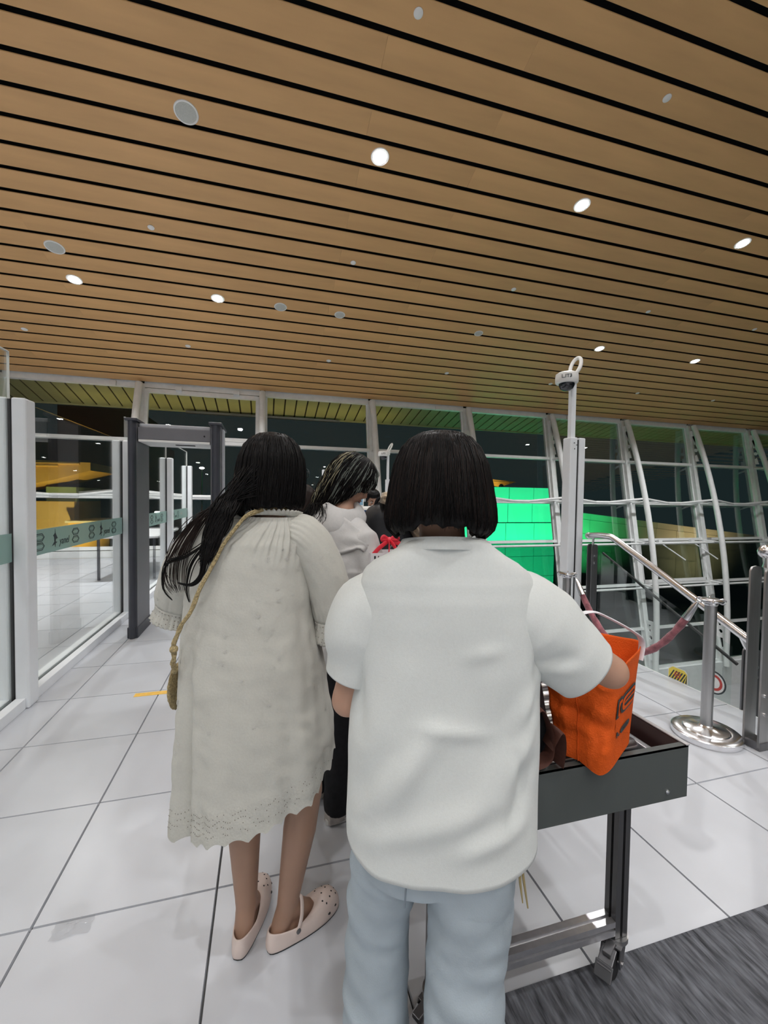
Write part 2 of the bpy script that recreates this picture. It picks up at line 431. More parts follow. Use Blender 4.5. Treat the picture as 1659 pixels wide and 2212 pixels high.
for a_, b_ in zip(BX, BX[1:]):
    low = a_ > FE - .5
    for r_, z in enumerate(ROWS):
        if z < .1 and not low: continue
        h = .085 if r_ == 0 else .042
        MB().obox(wp((a_+b_)/2, z, -.03), WX, WN, WU, (b_-a_)/2-.07, .05, h).build('transom', 'white', ww, False)
    zs = ROWS if low else ROWS[:4]
    for r_, (zt, zb) in enumerate(zip(zs, zs[1:])):
        MB().obox(wp((a_+b_)/2, (zt+zb)/2, .02), WX, WN, WU, (b_-a_)/2-.09, .006, (zt-zb)/2-.03).build('pane', 'glass_dark' if r_ >= 3 else 'glass', ww, False)
    # horizontal truss rods at the middle transom
    z = 1.50; mid = (a_+b_)/2 + .1
    p0, p1 = wp(a_, z+.06, -bow(z)), wp(b_, z+.06, -bow(z))
    pm0, pm1 = wp(mid-.25, z-.07, -.30), wp(mid+.25, z-.07, -.30)
    MB().tube([p0, pm0], .036, 8).tube([pm0, pm1], .042, 8).tube([pm1, p1], .036, 8).build('truss_rod', 'white', ww)
    MB().tube([wp(a_, z-.04, -.12), pm0, pm1, wp(b_, z-.04, -.12)], .026, 8).build('truss_rod', 'white', ww)
    if low:
        for z in (.12, -1.26):
            MB().tube([wp(a_, z, -.10), wp(a_+.02, z, -bow(z)*.6), wp(b_-.02, z, -bow(z)*.6), wp(b_, z, -.10)], .034, 8).build('truss_rod', 'white', ww)
    if not low:
        MB().box(a_+.06, b_-.06, 11.02, 11.2, 0, .15).build('sill', 'white', ww, False)
        MB().obox(wp((a_+b_)/2, .17, .02), WX, WN, WU, (b_-a_)/2-.09, .006, .03).build('pane', 'glass', ww, False)
    else:
        MB().box(a_+.02, b_-.02, 10.30, 10.62, -4.6, -3.80).build('plinth', 'white', ww, False)
# hopper vents: an inner frame with its chain actuators
for a_, b_, zt, zb in ((-2.99, -.10, 4.10, 2.84), (11.68, 14.62, .14, -1.18)):
    m = MB(); x0, x1 = a_+.13, b_-.13
    for z in (zt, zb): m.obox(wp((x0+x1)/2, z-.05 if z == zt else z+.05, -.05), WX, WN, WU, (x1-x0)/2, .04, .05)
    for x in (x0, x1): m.obox(wp(x, (zt+zb)/2, -.05), WX, WN, WU, .045, .04, (zt-zb)/2)
    v = m.build('vent_frame', 'white', ww, False)
    for x in (lerp(x0, x1, .28), lerp(x0, x1, .8)):
        MB().obox(wp(x, zt+.02, -.16), WX, WN, WU, .07, .05, .045).build('actuator', 'white', v, False)
        if zt < 1: MB().cyl(wp(x, zt, -.15), wp(x+.55, zt-.55, -.55), .018, n=8).build('stay_rod', 'alu', v)
for x in (-3.6, 4.9, 9.5):
    MB().obox(wp(x, 4.16, -.12), WX, WN, WU, .07, .04, .06).build('junction_box', 'ring', ww, False)

# ---- lower hall floor beyond the edge
tag(MB().box(FE, 24, -10.6, 10.4, -4.75, -4.6).build('floor_lower', mat('lower_hall_floor', (.42, .44, .45), .3, nscale=2)), kind='structure')

# ---- glass partition on the left
gp = empty('wall_left', (-1.632, 0, 0), kind='structure')
GX = -1.632
def part_post(y, h=2.09, par=gp, x=GX, wy=.13):
    MB().box(x+.012, x+.095, y, y+wy, 0, h).build('post', 'alu', par, False, bevel=.012)
    MB().box(x-.095, x-.012, y, y+wy, 0, h).build('post', 'alu', par, False, bevel=.012)
    MB().box(x-.012, x+.012, y+.012, y+wy-.004, 0, h-.01).build('gasket', 'black', par, False)
for y in (-1.0, 3.36, 5.60, 7.90, 9.85): part_post(y)
PAN = ((-.87, 3.36, 2.38), (3.49, 5.60, 2.09), (5.73, 7.90, 2.38), (8.03, 9.85, 2.38))
def hexring(c, w_, h_, t, r):
    def hx(w2, h2): return [(c[0]-w2, c[1]), (c[0]-w2*.55, c[1]+h2), (c[0]+w2*.55, c[1]+h2), (c[0]+w2, c[1]), (c[0]+w2*.55, c[1]-h2), (c[0]-w2*.55, c[1]-h2)]
    return [hx(w_, h_), hx(w_-t, h_-t)]
for a_, b_, h in PAN:
    gl = MB().box(GX-.006, GX+.006, a_, b_, .05, h).build('glass_pane', 'glass_part', gp, False)
    if h > 2.2: MB().box(GX-.007, GX+.007, a_, b_, h, h+.006).box(GX-.007, GX+.007, b_, b_+.005, 2.08, h+.006).build('edge_highlight', 'ring', gl, False)  # opaque white strip paints the highlight along the glass edge
    MB().box(GX+.014, GX+.075, a_, b_, 0, .075).box(GX-.075, GX-.014, a_, b_, 0, .075).build('base_rail', 'alu', gp, False, bevel=.004)
    MB().box(GX-.014, GX+.014, a_, b_, 0, .05).build('gasket', 'black', gp, False)
    fb = MB().box(GX+.0065, GX+.0080, a_, b_, 1.0, 1.19).build('frosted_band', 'frost', gl, False)
    # printed emblems on the film: stacked elongated hexagons either side of a small figure and lettering
    y = a_ + .225 if a_ > 0 else b_ - 3.3
    while y + .9 < b_ + .05:
        for yy in (y, y+.62):
            loops = []
            for z in (1.128, 1.060): loops += hexring((yy, z), .075, .030, .006, 0) + hexring((yy, z), .062, .018, .003, 0)
            link('hexagon_emblem', place(plate(loops, .0012), Vector((GX+.0095, 0, 0)) - wl(gl), (0, 1, 0), (0, 0, 1)), 'ink', gl, False)
        fig = plate([[(-.06, -.05), (-.02, -.02), (-.025, .02), (-.04, .03), (-.01, .05), (-.008, .085), (.0, .05), (.012, .03), (.035, .005), (.005, .0), (.0, -.02), (.03, -.025), (.0, -.035), (-.005, -.065), (-.015, -.04)]], .0012)
        link('figure_emblem', place(fig, Vector((GX+.0095, y+.25, 1.095)) - wl(gl), (0, 1, 0), (0, 0, 1)), 'ink', gl, False)
        link('lettering', place(text_mesh('yanel', .085, .0006, .25), Vector((GX+.0095, y+.40, 1.072)) - wl(gl), (0, 1, 0), (0, 0, 1)), 'ink', gl, False)
        y += .98 if a_ > 0 else 1.1

# ---- white post at the stair head with glass beyond it
wr = empty('wall_right', (3.15, 3.80, 0), kind='structure')
m = MB().box(3.03, 3.12, 3.72, 3.84, 0, 2.12).box(3.155, 3.235, 3.74, 3.86, 0, 2.12)
m.build('post', 'alu', wr, False, bevel=.012)
MB().box(3.12, 3.155, 3.75, 3.85, 0, 2.10).build('gasket', 'black', wr, False)
for k, (dx, dz) in enumerate(((.045, 2.06), (.075, 2.04), (.05, 2.0))):
    MB().cyl((3.03+dx, 3.722, dz), (3.03+dx, 3.715, dz), .006, n=8).build('screw', 'gun', wr)

# ================================================================ outdoors at night
tag(MB().box(-60, 80, 11.6, 120, -5.0, -4.8).build('ground', mat('apron', (.05, .055, .055), .7, nscale=1)), kind='structure')
sof = empty('roof_soffit', (0, 12, 4), 'slatted underside of the roof overhang outside the window tops', 'roof overhang')
M['soffit'] = mat('soffit_panel', (.42, .40, .20), .6, nscale=3)
MB().add([(-16, 11.97, 4.235), (22, 11.97, 4.235), (22, 13.35, 3.905), (-16, 13.35, 3.905), (-16, 11.97, 4.30), (22, 11.97, 4.30), (22, 13.35, 4.0), (-16, 13.35, 4.0)],
         [(0,3,2,1),(4,5,6,7),(0,1,5,4),(1,2,6,5),(2,3,7,6),(3,0,4,7)]).build('soffit_backing', 'void', sof, False)
k = 0; bm_ = MB(); dz = -(4.235-3.905)/1.38
bat = MB().add([(0, 0, 0), (.27, 0, 0), (.27, 1.36, dz*1.36), (0, 1.36, dz*1.36), (0, 0, .02), (.27, 0, .02), (.27, 1.36, dz*1.36+.02), (0, 1.36, dz*1.36+.02)],
         [(0,3,2,1),(4,5,6,7),(0,1,5,4),(1,2,6,5),(2,3,7,6),(3,0,4,7)]).mesh('batten'); bat.materials.append(M['soffit'])
x = -15.9
while x < 21.6:
    o = bpy.data.objects.new('soffit_slat', bat); col.objects.link(o); o.parent = sof; o.location = Vector((x, 11.975, 4.212)) - Vector((0, 12, 4)); x += .31
MB().box(-16, 22, 13.35, 13.42, 3.86, 4.02).build('fascia', 'soffit', sof, False)
# warm strip light fixed under the eave edge
sl = empty('eave_light', (-.5, 13.2, 3.80), 'warm lamp bar under the outdoor roof overhang', 'lamp')
MB().box(-2.2, 2.2, 13.14, 13.26, 3.80, 3.86).build('housing', 'gun', sl, False)
ld = bpy.data.lights.new('eave', 'AREA'); ld.shape = 'RECTANGLE'; ld.size = 9.0; ld.size_y = .1; ld.energy = 11; ld.color = (1, .82, .30)
lo = bpy.data.objects.new('eave_beam', ld); col.objects.link(lo); lo.location = (-.5, 12.7, 3.35); lo.rotation_euler = (PI, 0, 0)

# green-lit panel building
gb = empty('panel_building', (13, 20, -1), 'building of large panels washed in green light behind the bob-haired woman', 'building')
M['panel'] = mat('facade_panel', (.62, .66, .64), .5, nscale=.8, namt=.04)
MB().box(8.2, 15.36, 20.1, 24, -4.8, 1.98).build('core', 'gun', gb, False)
def panel(x0, x1, z0, z1, y=20.0, par=gb, m='panel', tilt=0):
    MB().box(x0+.012, x1-.012, y, y+.09, z0+.012, z1-.012).build('panel', m, par, False)
xs = [8.2, 10.0, 11.75, 13.4, 14.22, 15.38]
xs2 = [8.2, 9.9, 10.9, 12.45, 13.95, 15.42]
for a_, b_ in zip(xs2, xs2[1:]):
    panel(a_, b_, 1.40, 2.14, 19.9)
    panel(a_, b_, .25, 1.28, 20.0)
for a_, b_ in zip([8.2, 10.6, 12.35, 14.1, 15.42], [10.6, 12.35, 14.1, 15.42]):
    for z0, z1 in ((-.72, .22), (-1.6, -.72), (-2.7, -1.6), (-3.8, -2.7)): panel(a_, b_, z0, z1, 20.0)
MB().box(8.2, 15.40, 19.85, 20.7, 1.28, 1.40).build('ledge', 'panel', gb, False)
def spot(loc, aim, c, p, size=1.2, blend=.6, r=.15, name='floodlight', label='', cat='floodlight', zb=-4.8):
    e = empty(name, loc, label, cat)
    d = (Vector(aim)-Vector(loc)).normalized()
    MB().cyl(Vector(loc)-d*.22, Vector(loc)-d*.03, .10, .14, 14).build('lamp_body', 'gun', e)
    MB().cyl(Vector(loc)-d*.22, (loc[0], loc[1], zb), .035, n=8).build('pole', 'gun', e)
    ld = bpy.data.lights.new('flood', 'SPOT'); ld.energy = p; ld.color = c; ld.spot_size = size; ld.spot_blend = blend; ld.shadow_soft_size = r
    lo = bpy.data.objects.new('flood_beam', ld); col.objects.link(lo); lo.rotation_euler = d.to_track_quat('-Z', 'Y').to_euler(); lo.parent = e
    return e
spot((12.6, 13.6, -4.0), (12.6, 20, .8), (.015, 1, .36), 5200, 1.6, .4, .3, label='green floodlight on a pole shining at the panel building')
# inclined boarding-bridge wall going down to the right, green at its near end
jb = empty('boarding_bridge', (24, 21, -2), 'long panelled boarding bridge wall sloping down to the right outside', 'boarding bridge')
M['tan'] = mat('bridge_panel', (.50, .46, .33), .55, nscale=.6, namt=.1)
x = 16.2; ztop = lambda q: .80 - (q-17.1)*.104
while x < 33:
    for dz0, dz1, yy in ((0, -.34, 20.0), (-.36, -1.15, 20.06), (-1.17, -2.1, 20.06), (-2.12, -3.4, 20.06)):
        m = MB(); xx = x + 1.58
        m.add([(x, yy, ztop(x)+dz1), (xx, yy, ztop(xx)+dz1), (xx, yy+.1, ztop(xx)+dz1), (x, yy+.1, ztop(x)+dz1), (x, yy, ztop(x)+dz0), (xx, yy, ztop(xx)+dz0), (xx, yy+.1, ztop(xx)+dz0), (x, yy+.1, ztop(x)+dz0)],
              [(3,2,1,0),(4,5,6,7),(0,1,5,4),(1,2,6,5),(2,3,7,6),(3,0,4,7)]).build('panel', 'tan', jb, False)
    x += 1.6
m = MB(); m.add([(16.2, 20.2, -4.8), (33, 20.2, -4.8), (33, 22.5, -4.8), (16.2, 22.5, -4.8), (16.2, 20.2, .7), (33, 20.2, -1.0), (33, 22.5, -1.0), (16.2, 22.5, .7)],
   [(3,2,1,0),(4,5,6,7),(0,1,5,4),(1,2,6,5),(2,3,7,6),(3,0,4,7)]).build('core', 'gun', jb, False)
spot((17.3, 17.6, -3.0), (18.6, 20.1, -.4), (.08, 1, .32), 620, 1.5, .8, label='green floodlight at the near end of the sloping bridge wall')
spot((25.5, 16.5, -3.0), (25.5, 20.1, -1.0), (1, .80, .48), 900, 1.9, .8, label='warm floodlight shining at the sloping bridge wall')
# yellow-lit canopy at far left, with the building under it
def canopy(pts, y0, y1, label, loc, ribs):
    e = empty('lit_canopy', loc, label, 'canopy')
    m = MB(); m.rings([[(x, y0, z) for x, z in pts], [(x, y1, z) for x, z in pts]]).build('canopy_body', 'ocher', e, False)
    for r0, r1 in ribs: MB().tube([r0, r1], .05, 6).build('rib', 'ocher', e)
    return e
M['ocher'] = mat('ocher_cladding', (.66, .46, .13), .5, nscale=1.5)
canopy([(-13, 2.86), (-6.94, 2.74), (-6.94, 2.42), (-8.3, 1.98), (-10.5, 1.5), (-13, 1.1)], 20.0, 23.0, 'yellow-lit canopy roof seen through the left glass', (-9, 20, 2.5),
       [((-13, 19.95, 2.62-.12*k), (-7.3-.75*k, 19.95, 2.68-.10*k)) for k in range(5)])
canopy([(11.9, 2.70), (14.2, 2.52), (13.1, 2.20), (11.9, 2.40)], 22.0, 24.0, 'small yellow-lit canopy above the green building', (13, 22, 2.5), [((12, 21.95, 2.5), (13.7, 21.95, 2.48))])
MB().cyl((13.1, 22.8, 1.98), (13.1, 22.8, 2.3), .08, n=10).cyl((12.2, 22.8, 1.98), (12.2, 22.8, 2.45), .08, n=10).build('column', 'gun', [o for o in bpy.data.objects if o.name.startswith('lit_canopy')][-1])
lb = empty('low_building', (-9, 21, 0), 'tan lit building blocks under the yellow canopy', 'building')
MB().box(-11.4, -7.9, 21, 24, -4.8, 1.12).build('wall', mat('tan_render', (.52, .43, .22), .7, nscale=1), lb, False)
MB().box(-7.9, -6.4, 20.4, 23, -4.8, .25).build('annex', 'ocher', lb, False)
MB().box(-8.0, -6.3, 20.35, 23, .25, .33).build('annex_roof', 'panel', lb, False)
MB().box(-9.0, -7.9, 21.2, 24, 1.12, 1.74).build('upper_wall', mat('green_render', (.20, .34, .24), .7, nscale=1), lb, False)
spot((-7.2, 17.6, -2.0), (-8.8, 20.4, 1.7), (1, .68, .22), 1150, 1.6, .8, label='warm floodlight shining up at the left canopy')
spot((12.6, 21.0, 2.22), (12.8, 22.6, 2.6), (1, .66, .2), 40, 2.2, .8, label='warm floodlight under the small yellow canopy', zb=1.98)
# dark terminal block and street lamps in the distance
db = empty('dark_block', (-9, 40, 0), 'dark unlit building block far beyond the left glass', 'building')
MB().box(-24, -9.5, 40, 50, -4.8, 6.2).build('wall', mat('night_wall', (.10, .12, .12), .8, nscale=.4), db, False)
MB().box(-16, -10.3, 39.6, 50, 6.2, 8.5).build('upper_storey', 'void', db, False)
for (x, y, z, c, lab) in ((-9.7, 34, 3.9, (1, .95, .85), 'white street lamp above the yellow canopy, left glass'), (-9.0, 34, 3.85, (1, .95, .85), 'smaller white street lamp next to the canopy lamp'),
                     (-7.6, 34, .2, (1, 1, .95), 'white vehicle lamp low beyond the left glass'), (-6.3, 36, .05, (1, .05, .03), 'red tail lamp beyond the left glass'), (-5.7, 36, .05, (1, .05, .03), 'red tail lamp right of its twin'),
                     (-1.4, 36, 2.6, (.05, 1, .45), 'green signal lamp between detector and long-haired woman'), (-4.6, 34, 3.5, (1, .97, .9), 'white street lamp seen through the metal detector'),
                     (-3.2, 36, .3, (1, .85, .25), 'yellow lamp seen low through the metal detector'), (34.5, 21, .95, (1, .62, .15), 'amber wall lamp at far right outside')):
    e = empty('street_lamp', (x, y, z), lab, 'lamp')
    MB().cyl((x, y, z-.03), (x, y, -4.8), .05, n=8).build('pole', 'gun', e)
    MB().ball((x, y, z), .13 if c[0] == 1 and c[1] > .5 else .10, sc_=(1.4, 1, .6)).build('lamp_head', emit('lamp_'+str(round(x*10)), c, 14), e)

# ================================================================ things on the floor
# ---- roller table at the mouth of the scanner
M['panel_grey'] = mat('grey_painted_sheet', (.074, .085, .082), .42, nscale=6, namt=.06, spec=.5)
M['brown'] = mat('dark_brown_liner', (.060, .030, .028), .4, nscale=8)
M['extr'] = mat('aluminium_extrusion', (.20, .20, .205), .36, .9, nscale=40, namt=.08, stretch=(1, 1, .1))
M['extr_b'] = mat('bright_extrusion', (.72, .72, .74), .3, .9, nscale=40, namt=.08)
TX0, TX1, TY0, TY1, TZ = .40, 1.222, .950, 2.62, .733
rtb = empty('roller_table', (.81, 1.6, 0), 'wheeled grey roller table with steel rollers in front of the bob-haired woman', 'roller table')
MB().box(TX0, TX1, TY0, TY0+.004, .578, TZ).box(TX0, TX1, TY0, TY0+.022, TZ-.004, TZ).build('end_panel', 'panel_grey', rtb, False)
for x0, x1, xi0, xi1 in ((TX1-.004, TX1, TX1-.010, TX1-.0045), (TX0, TX0+.004, TX0+.0045, TX0+.010)):
    s = MB().box(x0, x1, TY0+.004, TY1, .578, TZ).build('side_panel', 'panel_grey', rtb, False)
    MB().box(xi0, xi1, TY0+.006, TY1, .60, TZ-.003).build('inner_liner', 'brown', s, False)
    MB().box(x0-.004, x1+.004, TY0, TY1, TZ, TZ+.003).build('rim', 'extr_b', s, False)
for x in (TX1-.060, TX0+.035):
    MB().box(x, x+.022, TY0+.024, TY1, .655, .682).build('roller_rail', 'extr_b', rtb, False, bevel=.002)
rl = None; y = TY0 + .062; k = 0
while y < TY1 - .03:
    c = Vector((TX0+.062, y, .668))
    if rl is None:
        rl = MB().lathe([(0, 0), (.006, 0), (.006, .008), (.023, .010), (.025, .014), (.025, .688), (.023, .692), (.006, .694), (.006, .700), (0, .700)], c, 20, (1, 0, 0)).build('roller', 'steel', rtb)
        r0 = c
    else:
        o = rl.copy(); col.objects.link(o); o.parent = rtb; o.location = c - r0
    y += .072
MB().box(TX0+.03, TX1-.03, TY0+.03, TY1, .585, .60).build('tray', 'brown', rtb, False)
for x in (TX1-.075, TX0+.06):
    MB().lathe([(.0075, -.001), (.0075, .002), (.004, .0045), (0, .005)], (x, TY0, .605), 12, (0, -1, 0)).build('bolt', 'steel', rtb)
def extrusion(p0, p1, hw, hh, par, nm, m='extr', up=(0, 0, 1)):
    """slotted square profile"""
    p0 = Vector(p0); p1 = Vector(p1); t = (p1-p0).normalized(); u = Vector(up); u = (u - t*u.dot(t)).normalized(); v = t.cross(u)
    g, d = .0045, .010
    prof = []
    def side(a, b, n):     # corner a to corner b with slot(s)
        L = (b-a).length; q = [a]
        cs_ = [.5] if L < .06 else [.25, .75]
        for c in cs_:
            m0 = a + (b-a)*c; e = (b-a).normalized()*g
            q += [m0-e, m0-e-n*d, m0+e-n*d, m0+e]
        return q
    C = [(-hw, -hh), (hw, -hh), (hw, hh), (-hw, hh)]; N = [(0, -1), (1, 0), (0, 1), (-1, 0)]
    for i in range(4): prof += side(Vector(C[i]), Vector(C[(i+1) % 4]), Vector(N[i]))
    r = [[p + v*q.x + u*q.y for q in prof] for p in (p0, p1)]
    return MB().rings(r).build(nm, m, par, False)
LX = (.455, 1.060); LY = (1.035, 2.40)
for x in LX:
    for y in LY:
        lg = extrusion((x, y, .118), (x, y, .60), .0225, .0225, rtb, 'leg', up=(0, 1, 0))
        # caster: plate, swivel, fork, wheel, brake pedal
        F = Vector((-.86, -.50, 0)); Q = Vector((.50, -.86, 0)); Z = Vector((0, 0, 1)); c = Vector((x, y, .055)) + F*.030
        cs_ = empty('caster', (x - .81, y - 1.6, 0)); cs_.parent = rtb
        MB().cyl((x, y, .117), (x, y, .103), .036, n=18).cyl((x, y, .106), (x, y, .092), .029, n=16).build('swivel', 'brushed', cs_)
        f = MB()
        for s in (-1, 1):
            f.rings([[c + Q*(s*.026+dq) + F*px + Z*pz for px, pz in ((-.050, .048), (.012, .048), (.020, .020), (.012, -.012), (-.012, -.012), (-.030, .010))] for dq in (-.002, .002)])
        f.obox(c - F*.019 + Z*.046, F, Q, Z, .031, .028, .003)
        f.build('fork', 'gun', cs_, False, bevel=.001)
        MB().lathe([(.012, -.018), (.046, -.016), (.054, -.009), (.055, 0), (.054, .009), (.046, .016), (.012, .018)], c, 28, Q).build('wheel', 'black', cs_)
        MB().cyl(c - Q*.033, c + Q*.033, .007, n=10).build('axle', 'steel', cs_)
        MB().obox(c + F*.052 + Z*.040, F - Z*.35, Q, Z + F*.35, .030, .020, .0035).obox(c + F*.082 + Z*.022, F - Z*1.6, Q, Z*.6 + F, .020, .024, .0035).obox(c + F*.03 + Z*.052, F, Q, Z, .026, .012, .006).build('brake_pedal', 'gun', cs_, False, bevel=.002)
for y in LY: extrusion((LX[0]+.0225, y, .150), (LX[1]-.0225, y, .150), .0225, .0225, rtb, 'cross_rail', 'extr_b')

# ---- scanner: grey cabinet, dark sloping hood, blue top
xr = empty('baggage_scanner', (.85, 3.4, 0), 'grey baggage scanner with blue top panel beyond the roller table', 'scanner')
M['scan'] = mat('scanner_grey', (.42, .44, .45), .45, nscale=4); M['blue'] = mat('blue_panel', (.025, .10, .30), .4, nscale=5)
MB().box(.62, 1.32, 2.95, 4.6, .12, 1.26).build('cabinet', 'scan', xr, False, bevel=.01)
MB().box(.64, 1.28, 2.75, 2.95, .55, 1.20).build('tunnel_mouth', 'black', xr, False)
for k in range(8): MB().box(.655+.078*k, .655+.078*k+.072, 2.735, 2.745, .74, 1.12).build('lead_strip', 'black', xr, False)
m = MB(); m.rings([[(.64, 2.55, 1.06), (1.28, 2.55, 1.06), (1.28, 2.95, 1.24), (.64, 2.95, 1.24)], [(.64, 2.55, 1.09), (1.28, 2.55, 1.09), (1.28, 2.95, 1.275), (.64, 2.95, 1.275)]]).build('hood', 'black', xr, False)
MB().box(.63, 1.31, 3.6, 4.5, 1.26, 1.36).build('top_panel', 'blue', xr, False, bevel=.008)
MB().box(.61, 1.33, 3.55, 4.55, 1.355, 1.368).build('top_edge', 'ring', xr, False)
for x in (.68, 1.26):
    for y in (3.05, 4.5): MB().cyl((x, y, 0), (x, y, .12), .03).build('foot', 'black', xr)

# ---- dark ribbed entrance mat
def mat_mesh():
    x0, x1, y0, y1 = .50, 2.75, -.6, 1.043; m = MB(); n = 190; ny = 26
    g = MB(); rws = []
    for j in range(ny+1):
        y = lerp(y0, y1, j/ny); row = []
        for i in range(n+1):
            x = lerp(x0, x1, i/n)
            h = .006 + .0048*(i % 2)*(.55 + .9*noise.noise((i*.73, y*3.2, 1))) + .001*noise.noise((x*40, y*9, 3))
            row.append((x + .004*noise.noise((i*.31, y*2.6, 7)), y, max(h, .004)))
        rws.append(row)
    g.rings(rws, closed=False)
    k = len(g.v)
    b = [(x0, y0, 0), (x1, y0, 0), (x1, y1, 0), (x0, y1, 0)]
    g.box(x0-.012, x0+.004, y0, y1+.012, 0, .007).box(x0, x1, y1-.003, y1+.012, 0, .007).box(x1-.004, x1+.012, y0, y1+.012, 0, .007)
    return g
M['mat'] = mat('ribbed_carpet', (.105, .110, .125), .85, nscale=75, namt=.75, bump=.8, bscale=120, stretch=(1, .15, 1), spec=.25)
tag(mat_mesh().build('floor_mat', 'mat', angle=80), 'dark grey ribbed entrance mat on the tiles at lower right', 'mat')

# ---- walk-through metal detector
md = empty('metal_detector', (-.92, 5.0, 0), 'dark grey walk-through metal detector arch by the glass partition', 'metal detector')
M['md_dark'] = mat('detector_dark_edge', (.045, .048, .062), .45, nscale=8); M['md_grey'] = mat('detector_grey', (.155, .155, .17), .45, nscale=6, namt=.05)
M['md_light'] = mat('detector_light_edge', (.46, .48, .52), .45, nscale=6)
for x0, x1, inner in ((-1.352, -1.245, 1), (-.575, -.45, -1)):
    c = MB().box(x0+.012, x1-.012, 4.80, 5.26, .02, 2.19).build('side_panel', 'md_grey', md, False)
    rs = []
    for z in (0, 2.205):
        rs.append([(lerp(x0, x1, .5) - math.cos(PI*k/10)*(x1-x0)*.36, 4.82 - math.sin(PI*k/10)*.075, z) for k in range(11)] )
    MB().rings(rs).build('edge_bumper', 'md_dark', c)
    rs = [[(lerp(x0, x1, .5) - math.cos(PI*k/10)*(x1-x0)*.36, 5.24 + math.sin(PI*k/10)*.075, z) for k in range(11)] for z in (0, 2.205)]
    MB().rings(rs).build('edge_bumper', 'md_dark', c)
    MB().box(x0+.004, x1-.004, 4.78, 5.28, 0, .11).build('kick_base', 'md_dark', c, False, bevel=.006)
    MB().box(x0-.004, x1+.004, 4.74, 5.32, 2.195, 2.222).build('cap', 'md_dark', c, False, bevel=.006)
    if inner < 0: MB().box(x1-.008, x1+.012, 4.86, 4.98, .1, 2.17).build('light_strip', 'md_light', c, False)
MB().box(-1.25, -.565, 4.80, 5.26, 2.02, 2.145).build('header_box', 'md_grey', md, False, bevel=.006)
MB().box(-1.245, -.57, 4.84, 5.22, 2.146, 2.185).build('header_top', 'md_light', md, False, bevel=.008)
MB().box(-1.245, -.57, 4.80, 5.26, 1.996, 2.019).build('header_trim', 'ring', md, False, bevel=.004)
MB().cyl((-.625, 4.801, 2.078), (-.625, 4.797, 2.078), .009, n=12).build('indicator', 'black', md)
MB().box(-.93, -.74, 4.95, 5.0, 1.990, 1.996).build('display_slot', 'black', md, False)

# ---- rope stanchions and rope
def stanchion(x, y, label):
    e = empty('stanchion', (x, y, 0), label, 'stanchion', 'rope stanchions')
    MB().lathe([(0, 0), (.182, 0), (.186, .012), (.184, .034), (.172, .042), (.125, .044), (.12, .050), (.05, .062), (.036, .075), (.0, .075)], (x, y, 0), 40).build('base', 'steel', e)
    MB().lathe([(.0325, .06), (.0325, .83)], (x, y, 0), 24).build('pole', 'brushed', e)
    t = MB().lathe([(.033, .825), (.040, .832), (.040, .842), (.034, .848)], (x, y, 0), 24); 
    t.lathe([(.055, .848), (.066, .853), (.066, .860), (.055, .865), (.03, .868), (.0, .868)], (x, y, 0), 24).build('top_plate', 'steel', e)
    m = MB()
    for k in range(4):
        a = PI/4 + k*PI/2; c = Vector((x+.058*math.cos(a), y+.058*math.sin(a), .852))
        m.tube([c + Vector((.016*math.cos(b)*math.cos(a), .016*math.cos(b)*math.sin(a), .016*math.sin(b))) for b in [2*PI*j/12 for j in range(12)]], .0045, 6)
    m.build('rope_loop', 'steel', e)
    return e
S1, S2 = (2.665, 1.965), (2.405, 2.95)
stanchion(*S1, 'polished steel rope stanchion on round base at right by the railing')
stanchion(*S2, 'steel rope stanchion half hidden behind the T-shirt shoulder at the white post')
p0, p1 = Vector((S1[0]-.02, S1[1]+.07, .83)), Vector((S2[0]+.03, S2[1]-.07, .83))
d = (p1-p0)
rope_pts = [p0 + d*t + Vector((0, 0, -1.85*t*(1-t))) for t in [k/28 for k in range(29)]]
rp = empty('barrier_rope', p0, 'faded red velvet rope sagging between the two steel stanchions', 'rope')
M['velvet'] = mat('faded_red_velvet', (.30, .10, .12), .9, nscale=26, namt=.5, bump=.6, bscale=80, sheen=.4)
rm = MB()
rad = [.023*(1+.12*math.sin(k*2.3)) for k in range(len(rope_pts[2:-2]))]
rm.tube(rope_pts[2:-2], rad, 14).build('rope', 'velvet', rp)
for a_, b_ in ((rope_pts[0], rope_pts[2]), (rope_pts[-1], rope_pts[-3])):
    MB().tube([a_, lerp(a_, b_, .25), b_], [.006, .018, .026], 14).build('end_cap', 'steel', rp)

# ---- stair railings at the void
rail = empty('stair_railing', (FE, 3.5, 0), 'steel railing descending behind the rope, with glass panel at the floor edge', 'railing')
M['post_steel'] = mat('satin_steel_bar', (.40, .40, .40), .42, .85, nscale=30, namt=.12, stretch=(1, 1, .1))
def flat_post(x, y, z0, z1, par, w_=.036, gap=.030, ax=0, m='gun'):
    pm = None
    for s in (-1, 1):
        out = [(-w_, 0), (w_, 0), (w_, z1-z0-.03), (w_*.7, z1-z0-.006), (0, z1-z0), (-w_*.7, z1-z0-.006), (-w_, z1-z0-.03)]
        me = place(plate([out], .011), Vector((x, y + s*gap, z0)) - wl(par) if not ax else Vector((x + s*gap, y, z0)) - wl(par), (1, 0, 0) if not ax else (0, 1, 0), (0, 0, 1))
        o = link('flat_post', me, m, par, False)
        for z in (z1-.12, z1-.19):
            q = Vector((x, y, z)); n = Vector((0, s, 0)) if not ax else Vector((s, 0, 0))
            MB().cyl(q + n*(gap+.004), q + n*(gap+.013), .0135, .011, n=14).build('bolt', 'steel', o)
    return pm
flat_post(3.235, 3.60, -.18, 1.02, rail)
flat_post(3.285, 2.13, -.45, .445, rail, .04, .03)
